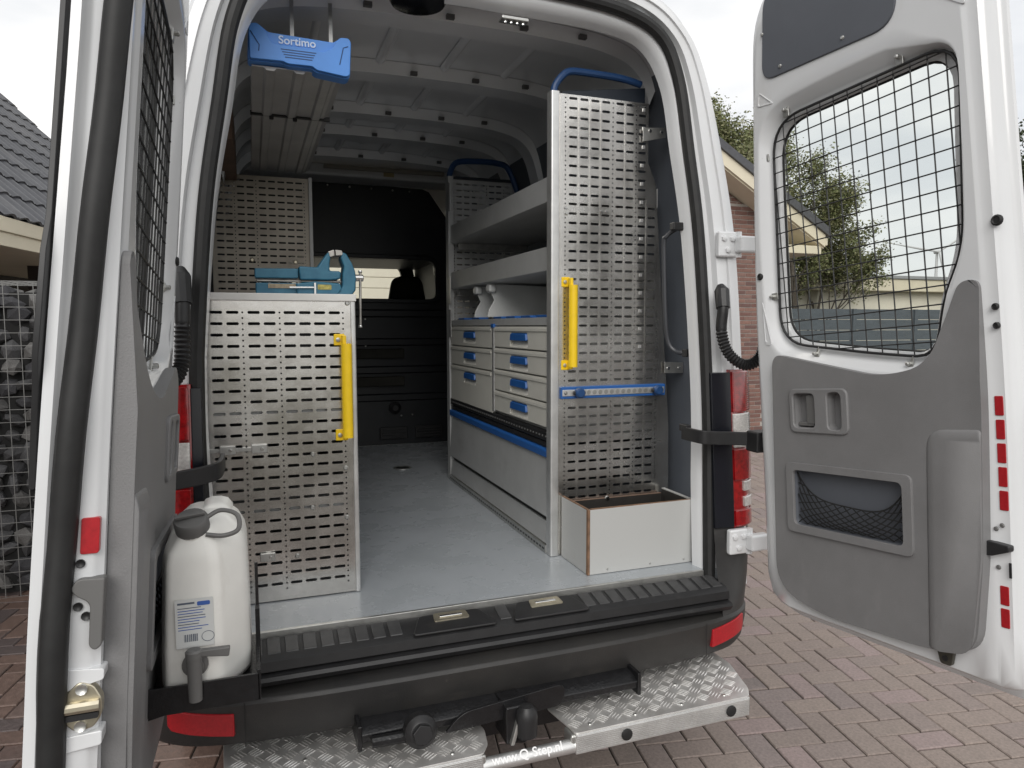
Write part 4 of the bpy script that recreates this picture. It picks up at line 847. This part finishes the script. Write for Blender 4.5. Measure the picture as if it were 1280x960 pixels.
CAPI = [(-.651, 2.488), (-.632, 2.495), (-.620, 2.490), (-.600, 2.466), (-.584, 2.440), (-.432, 2.432), (-.406, 2.446), (-.393, 2.470), (-.380, 2.483), (-.356, 2.484), (-.348, 2.475), (-.353, 2.372), (-.364, 2.365), (-.454, 2.375), (-.467, 2.385), (-.541, 2.384), (-.553, 2.390), (-.650, 2.388)]
MB().prism(rounded([(x, z, .006) for x, z in CAPI], .006, 4), XZ(.305), -.014, .0).obj('cap_front', BLUEC, cp, .005)
for k in range(4): B('cap_groove', -.56 + k * .004, -.455 - k * .004, .290, .2912, 2.424 - k * .0075, 2.4265 - k * .0075, BLUED, cp)
for P in ([(-.646, 2.468), (-.622, 2.430), (-.624, 2.412)], [(-.357, 2.458), (-.372, 2.452), (-.384, 2.400)]): MB().tube([(x, .2905, z) for x, z in P], .0016, 5).obj('cap_groove', BLUED, cp)
text_obj('cap_lettering', 'Sortimo', .034, INKL, cp, frame((-.510, .3035, 2.456), (1, 0, 0), (0, 0, 1)), .0012, bold=.0005)
MB().tube([(-.652, .34, 2.49), (-.66, .33, 2.60)], .004, 6).obj('tray_hanger', BLACK, rt)
for x in (-.52, -.40): B('tray_hanger', x - .006, x + .006, .38, .384, 2.46, 2.62, GALV, rt)
B('tray_hanger', -.37, -.364, 1.1, 1.13, 2.45, 2.63, GALV, rt)

# ================================================================== WHITE BIN
bn = thing('storage_bin', (.6, .2, .72), 'open white laminated plywood bin with brown edges below the perforated panel', 'bin')
MB().prism([(.402, .722), (.822, .722), (.828, .953), (.402, .950)], XZ(.09), 0, .010).obj('bin_front', LAM, bn, .0008)
MB().box(.394, .404, .102, .312, .7222, .948).obj('bin_side', LAM, bn, .0008)
B('bin_corner_edge', .393, .4015, .0895, .1015, .722, .950, EDGE, bn)
B('bin_side', .815, .828, .101, .30, .7222, .95, LAM, bn)
B('bin_back', .405, .814, .300, .312, .7222, .93, PLY, bn); B('bin_bottom', .405, .814, .101, .299, .7222, .735, PLY, bn)
B('bin_top_edge', .404, .826, .0905, .0995, .9505, .9535, EDGE, bn); B('bin_top_edge', .3945, .4035, .10, .312, .9483, .951, EDGE, bn)
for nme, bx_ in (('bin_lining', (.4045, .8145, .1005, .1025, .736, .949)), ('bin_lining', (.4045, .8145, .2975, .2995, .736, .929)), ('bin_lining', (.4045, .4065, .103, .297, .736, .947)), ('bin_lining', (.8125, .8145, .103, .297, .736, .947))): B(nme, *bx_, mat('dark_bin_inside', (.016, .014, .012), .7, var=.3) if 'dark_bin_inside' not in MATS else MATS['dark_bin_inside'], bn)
for x in (.47, .64, .78): MB().lathe([(.004, 0), (.003, .002)], (x, .09, .735), (0, -1, 0), 8).obj('bin_screw', GALV, bn)
MB().lathe([(.01, 0), (.008, .006)], (.575, .297, .93), (0, -1, 0), 8).obj('bin_bolt', CHROME, bn)

# ================================================================== CANISTER
cn = thing('water_canister', (-.78, -.32, .79), 'milky white plastic water canister with grey cap and tap beside open door', 'canister')
def csec(z, i, dxx=0):
    P = [(-.876 + i + dxx, -.40 + i * .6), (-.862 + i + dxx, -.462 + i), (-.764 - i * .5, -.468 + i), (-.748 - i * .6, -.460 + i), (-.700 - i, -.385 + i * .5), (-.692 - i, -.36), (-.692 - i, -.20 - i), (-.71 - i, -.18 - i), (-.86 + i, -.18 - i), (-.876 + i + dxx, -.20 - i)]
    return [(x, y, z) for x, y in rounded([(x, y, .012) for x, y in P], .012, 4)]
cb = MB().loft([csec(.792, .012), csec(.797, .003), csec(.81, 0), csec(.95, .0015, .002), csec(1.08, .004, .006), csec(1.105, .008, .008), csec(1.135, .022, .012), csec(1.155, .040, .016), csec(1.162, .055, .018)], True, True).obj('canister_body', CANM, cn, 0, smooth=60)
MB().loft([[(-.80, -.34, 1.13), (-.72, -.32, 1.13), (-.72, -.20, 1.13), (-.80, -.20, 1.13)], [(-.79, -.32, 1.172), (-.735, -.30, 1.170), (-.73, -.21, 1.172), (-.79, -.21, 1.172)]], True, True).obj('canister_hump', CANM, cn, .02)
ca_ = Vector((-.12, -.42, .9)).normalized(); cc = Vector((-.800, -.415, 1.138))
MB().lathe([(.034, -.03), (.034, .01)], cc, ca_, 20).obj('canister_neck', CANM, cn)
cap_ = MB().lathe([(.034, .008), (.035, .012), (.035, .034), (.032, .039), (.0, .041)], cc, ca_, 24, False).obj('canister_cap', GREYP, cn)
MB().box(-.03, .03, -.005, .005, 0, .008, lambda x, y, z: tuple(cc + ca_ * (.042 + z) + Vector((1, .1, .1)).normalized() * x + ca_.cross(Vector((1, 0, 0))).normalized() * y)).obj('cap_rib', GREYP, cap_, .002)
MB().tube(catmull([cc + ca_ * .035 + Vector((.03, 0, .0)), cc + Vector((.055, -.01, .045)), cc + Vector((.088, -.02, .035)), cc + Vector((.09, -.03, .005)), cc + Vector((.06, -.03, -.006)), cc + Vector((.025, -.03, .0))], 6), .005, 8, flat=(0, 0, 1)).obj('cap_strap', GREYP, cap_)
tp = MB().lathe([(.0, -.002), (.026, 0), (.026, .006), (.018, .008), (.018, .02)], (-.803, -.468, .868), (0, -1, 0), 20).obj('tap', GREYP, cn)
MB().tube([(-.803, -.492, .895), (-.803, -.492, .80)], [.0155, .0135], 14).obj('tap_spout', GREYP, tp)
MB().lathe([(.017, 0), (.017, .014), (.013, .018)], (-.803, -.492, .892), (0, 0, 1), 16).obj('tap_top', GREYP, tp)
MB().hexa([(-.805, -.499, .896), (-.735, -.503, .888), (-.735, -.489, .888), (-.805, -.484, .896), (-.805, -.499, .908), (-.732, -.503, .909), (-.732, -.489, .909), (-.805, -.484, .908)]).obj('tap_lever', GREYP, tp, .003)
FA = lambda p, q, w: (p, -.4685 - w, q)
lb = MB().prism(rect(-.838, -.764, .905, 1.010, .003), FA, 0, .0006).obj('canister_label', LABELM, cn)
MB().prism(rect(-.795, -.770, .994, 1.003, .003), FA, .0007, .0012).obj('label_badge', INKB, lb)
rl = random.Random(3)
for k in range(9): B('label_line', -.833, -.833 + rl.uniform(.04, .062), -.4695, -.4692, .990 - k * .0058, .9916 - k * .0058, INKB if k % 3 else INK, lb)
B('label_line', -.833, -.80, -.4695, -.4692, .999, 1.003, INK, lb)
x = -.822
while x < -.796: w = rl.choice((.0008, .0014, .002)); B('barcode_bar', x, x + w, -.4696, -.4692, .918, .934, INK, lb); x += w + rl.choice((.001, .0016))
MB().tube([(-.776 + .012 * cos(a_ * pi / 12), -.4695, .926 + .011 * sin(a_ * pi / 12)) for a_ in range(24)], .0006, 4, closed=True).obj('label_stamp', INK, lb)

CB0, CB1, CK = Vector((-.78, -.32, .79)), Vector((-.764, -.564, .901)), .86
def resit(o):
    o.data.transform(Matrix.Translation(CB1) @ Matrix.Scale(CK, 4) @ Matrix.Translation(-CB0))
    for m_ in o.modifiers: m_.width *= CK
for o in list(cn.children_recursive) + [o for o in ld.children if o.name.startswith(('canister_holder', 'holder_'))]: resit(o)
cn.location = CB1
for o in cn.children: o.matrix_parent_inverse = Matrix.Translation(-CB1)

# ================================================================== SURROUNDINGS
# gabion on the left
gb = thing('gabion', (-2.7, 3.1, 0), 'wire basket wall filled with dark rubble stones beside the van', 'gabion')
gx0, gx1, gy0, gy1, gz = -3.4, -1.62, 2.75, 3.25, 1.84
B('stone_core', gx0 + .06, gx1 - .06, gy0 + .09, gy1 - .05, 0, gz - .06, mat('dark_core', (.015, .015, .015), .9), gb)
def rock(seed):
    r = random.Random(seed); bm = bmesh.new(); bmesh.ops.create_icosphere(bm, subdivisions=1, radius=1)
    for v in bm.verts: v.co = Vector((v.co.x * r.uniform(.75, 1.2), v.co.y * r.uniform(.75, 1.2), v.co.z * r.uniform(.7, 1.1)))
    me = bpy.data.meshes.new('stone'); bm.to_mesh(me); bm.free(); me.materials.append(STONE); return me
rocks = [rock(k) for k in range(7)]; rr = random.Random(5)
def put_rock(x, y, z, s):
    o = bpy.data.objects.new('stone', rr.choice(rocks)); COL.objects.link(o); attach(o, gb); o.location = (x, y, z); o.scale = (s * rr.uniform(.9, 1.4), s, s * rr.uniform(.55, .9)); o.rotation_euler = (rr.uniform(0, 6), rr.uniform(-.4, .4), rr.uniform(0, 6))
z = .06
while z < gz - .03:
    x = -2.55
    while x < gx1 - .05: put_rock(x, gy0 + .085 + rr.uniform(-.015, .02), z + rr.uniform(-.02, .02), rr.uniform(.055, .075)); x += rr.uniform(.095, .135)
    z += .098
for k in range(16): put_rock(rr.uniform(-2.5, gx1 - .1), rr.uniform(gy0 + .1, gy1 - .1), gz - .07, .06)
wm = MB()
x = gx0
while x <= gx1 + .001: wm.tube([(x, gy0, 0), (x, gy0, gz)], .0025, 4); wm.tube([(x, gy0, gz), (x, gy1, gz)], .0025, 4); x += .0742
z = .0
while z <= gz + .001: wm.tube([(gx0, gy0 - .003, z), (gx1, gy0 - .003, z)], .0025, 4); wm.tube([(gx1, gy0, z), (gx1, gy1, z)], .0025, 4); z += .0736
for k in range(7): wm.tube([(gx1, gy0 + k * .083, 0), (gx1, gy0 + k * .083, gz)], .0025, 4); wm.tube([(gx0, gy0 + k * .083, gz), (gx1, gy0 + k * .083, gz)], .0025, 4)
wm.obj('wire_basket', mat('grey_wire', (.22, .22, .215), .5, .5), gb, fix=False, props=dict(kind='stuff'))
# house on the left
hl = thing('house', (-5, 6, 0), 'brick house with dark tiled roof and cream eaves behind the gabion', 'house')
de = Vector((sin(radians(10.5)), cos(radians(10.5)), 0)); pe = Vector((-de.y, de.x, 0)); slp = (pe * cos(radians(45)) + Vector((0, 0, 1)) * sin(radians(45)))
E0 = Vector((-2.458, 4.5, 2.442)); nrm = de.cross(slp);  nrm = nrm if nrm.z > 0 else -nrm
HF = lambda s, t, w: tuple(E0 + de * s + slp * t + nrm * w)
MB().box(-6, 5.0, -.02, 5, -.12, -.03, HF).obj('roof', TILE, hl)
HV = lambda s, o, z: tuple(E0 + de * s + pe * o + Vector((0, 0, z)))
B('fascia', -6, 5.05, -.02, .02, -.125, -.01, CREAM, hl, .004, fn=HV); B('fascia', -6, 5.05, .0, .03, -.235, -.128, CREAM, hl, .004, fn=HV)
B('soffit', -6, 5.0, .03, 2.2, -.235, -.215, CREAM, hl, fn=HV)
B('wall', -6, 1.0, .62, .90, -E0.z, -.235, BRICKW, hl, fn=HV)
B('porch_wall', 1.0, 5, 1.7, 1.8, -E0.z, -.2, mat('dark_timber', (.03, .026, .024), .8), hl, fn=HV)
B('porch_post', 2.0, 2.12, .62, .74, -E0.z, -.235, mat('dark_post', (.04, .03, .027), .8), hl, fn=HV)
bkm = MB().box(-.105, .105, -.03, .03, -.026, .026); bk_me = bkm.mesh('wall_brick', WBRICK, 0)
rotE = math.atan2(de.y, de.x)
def lay(parent, P, rot):
    o = bpy.data.objects.new('brick', bk_me); COL.objects.link(o); attach(o, parent); o.location = P; o.rotation_euler = (0, 0, rot)
for c in range(18):
    for k in range(8): lay(hl, HV(.89 - k * .22 - (.11 if c % 2 else 0), .605, -.30 - c * .0635), rotE)
tw, tl_ = .21, .34
P = []
for k in range(9): t = k / 8; P.append((-tw / 2 + tw * t * 1.04, .028 * (.5 - .5 * cos(2 * pi * min(1, t * 1.0))) + (.012 if t > .9 else 0)))
tm = MB().loft([[(x, -.02, h + .022) for x, h in P], [(x, tl_ + .03, h) for x, h in P], [(x, tl_ + .03, h - .018) for x, h in P], [(x, -.02, h + .002) for x, h in P], [(x, -.02, h + .022) for x, h in P]]).mesh('tile', TILE, 40)
mrot = Matrix((de, slp, nrm)).transposed().to_4x4()
cnt = 0
tiles = []
for i in range(24):
    for j in range(12):
        c = HF(i * tw + .1, j * tl_, .0); pr = project(c); tiles.append((0 if (-15 < pr[0] < 90 and pr[2] > 0) else 1, i, j, c))
tiles.sort(key=lambda q: q[0])
for v_, i, j, c in tiles[:290]:
    o = bpy.data.objects.new('tile', tm); COL.objects.link(o); o.parent = hl; o.matrix_parent_inverse = Matrix.Translation(-Vector(hl['base'])); o.matrix_basis = Matrix.Translation(Vector(c)) @ mrot
# house on the right
hr = thing('house', (5, 8, 0), 'red brick gable house with cream verge boards standing past the open door', 'house')
GY = 6.65
B('brick_bed', 5.72, 6.615, GY - .004, GY, 0, 3.34, MORTAR, hr)
B('wall', 2.4, 6.62, GY, GY + 6, 0, 2.75, BRICKW, hr)
MB().prism([(2.4, 2.75), (6.62, 2.75), (6.62, 3.04), (3.3, 4.95), (2.4, 4.45)], XZ(GY), 0, .3).obj('gable', BRICKW, hr)
for c in range(52):
    for k in range(4):
        x = 6.51 - k * .22 - (.11 if c % 2 else 0)
        lay(hr, (x, GY + .018, .035 + c * .0635), 0)
verge = lambda q, h, y: (7.25 - q * .866, y, 2.72 + q * .5 + h)
B('verge_board', 0, 4.55, .0, .18, GY - .42, GY - .39, CREAM, hr, .004, fn=verge); B('verge_soffit', 0, 4.55, -.02, .01, GY - .385, GY + .2, CREAM, hr, fn=verge)
B('verge_tiles', -.05, 4.6, .18, .30, GY - .46, GY + 6, TILE, hr, fn=verge)
B('eaves_box', 6.63, 7.22, GY - .38, GY + 6, 2.62, 2.74, CREAM, hr, .01); B('gutter', 7.20, 7.32, GY - .40, GY + 6, 2.74, 2.86, CREAM, hr, .02)
# fence
fc = thing('garden_fence', (12, 10, 0), 'dark grey board fence seen through the grille window', 'fence')
fd = Vector((1, .0, 0)); FO = Vector((8.5, 10.4, 0))
for k in range(26):
    for c in range(8):
        pass
fz = [.05 + .238 * c for c in range(8)]
for k in range(5):
    x0 = 8.4 + k * 1.86
    B('fence_post', x0 - .05, x0 + .05, 10.36, 10.46, 0, 1.95, FENCE, fc, .005)
    for z in fz: B('board', x0 + .055, x0 + 1.805, 10.40, 10.425, z, z + .228, FENCE, fc, .003)
# flat building
fb = thing('flat_building', (16, 16, 0), 'low cream building with flat roof behind the grey fence', 'building')
B('wall', 13.7, 26, 13.2, 19, 0, 2.55, CREAMW, fb); B('fascia', 13.4, 26.3, 12.9, 19.2, 2.52, 2.86, CREAM, fb, .02); B('roof_edge', 13.35, 26.35, 12.85, 19.25, 2.86, 2.95, mat('grey_trim', (.30, .31, .32), .6), fb, .01)
# building ahead seen through the cab
gr = thing('garage', (2, 11.5, 0), 'cream boarded garage front seen through the cab windscreen', 'garage')
GARM = mat('pale_garage_boards', (.82, .78, .66), .6, var=.03)
B('wall', -4, 8, 11.6, 12, 0, 4.6, CREAMW, gr)
for k in range(22): B('board', -4, 8, 11.565, 11.598, .05 + k * .205, .245 + k * .205, GARM, gr, .006)
# trees
def tree(name, base, h, spread, trunk_h, n, leaf, lm, label, seed, density=1., group=None, squash=1.):
    r = random.Random(seed); t = thing(name, base, label, 'tree', group); b = Vector(base)
    tr_ = MB(); tips = []
    def limb(p, d, L, rad, lev):
        pts = [p]; q = p
        for k in range(4):
            d = (d + Vector((r.uniform(-.18, .18), r.uniform(-.18, .18), r.uniform(-.03, .16)))).normalized(); q = q + d * (L / 4); pts.append(q)
            if lev >= 3: tips.append(q)
        tr_.tube(pts, [rad, rad * .85, rad * .72, rad * .6, rad * .45], 5 if lev < 3 else 3, False)
        if lev < 5:
            for c in range(r.choice((2, 3, 3)) if lev else 6):
                dd = (d + Vector((r.uniform(-1, 1) * spread, r.uniform(-1, 1) * spread, r.uniform(-.25, .7)))).normalized()
                limb(pts[r.choice((2, 3, 4))], dd, L * r.uniform(.55, .76), rad * .55, lev + 1)
    limb(b, Vector((0, 0, 1)), trunk_h, h * .014, 0)
    tr_.obj('trunk', BARK, t, smooth=60, fix=False)
    lf = MB(); sc = leaf
    for k in range(n):
        p = r.choice(tips) + Vector((r.gauss(0, 1), r.gauss(0, 1), r.gauss(0, .8))) * (h * .022)
        a = Vector((r.gauss(0, 1), r.gauss(0, 1), r.gauss(0, .5))).normalized(); c = a.orthogonal().normalized(); c = (c * cos(k) + a.cross(c) * sin(k)); s = sc * r.uniform(.6, 1.3)
        lf.add([p - a * s, p + c * s * .5, p + a * s, p - c * s * .5], [(0, 1, 2, 3)])
    lf.obj('crown', lm, t, smooth=0, fix=False, props=dict(kind='stuff')); return t
tree('tree', (11.6, 11.8, 0), 6.8, .95, 2.7, 60000, .036, LEAF, 'leafy tree filling the grille window behind the grey fence', 4)
tree('tree', (10.9, 13.6, 0), 6.0, .6, 2.3, 40000, .04, LEAF, 'tree top rising above the brick gable house', 9)
tree('tree', (13.6, 13.0, 0), 4.6, .8, 2.0, 32000, .036, LEAF, 'lower leafy tree beside the flat cream building', 21)
tree('tree', (20.6, 12.0, 0), 6.4, .75, 2.7, 34000, .06, LEAFD, 'dark tree at the far edge past the open door', 12)
# wind turbine
wt = thing('wind_turbine', (724, 590, 0), 'distant pale wind turbine above the flat building', 'turbine')
MB().tube([(724, 590, 0), (724, 590, 82)], [2.2, 1.3], 12).obj('tower', WHITEM, wt)
MB().tube([(722, 586, 83.5), (726, 594, 83.5)], [1.8, 2.0], 10).obj('nacelle', WHITEM, wt)
for k, (bx, bz) in enumerate(((48, 40.4), (-47, 11.4), (12.6, -56))):
    L = math.hypot(bx, bz); bx, bz = bx / L * 52, bz / L * 52
    MB().tube([(722, 586, 83.3), (722 + bx * .3, 586 - bx * .2, 83.3 + bz * .3), (722 + bx, 586 - bx * .6, 83.3 + bz)], [.9, 1.3, .3], 6).obj('blade', WHITEM, wt)
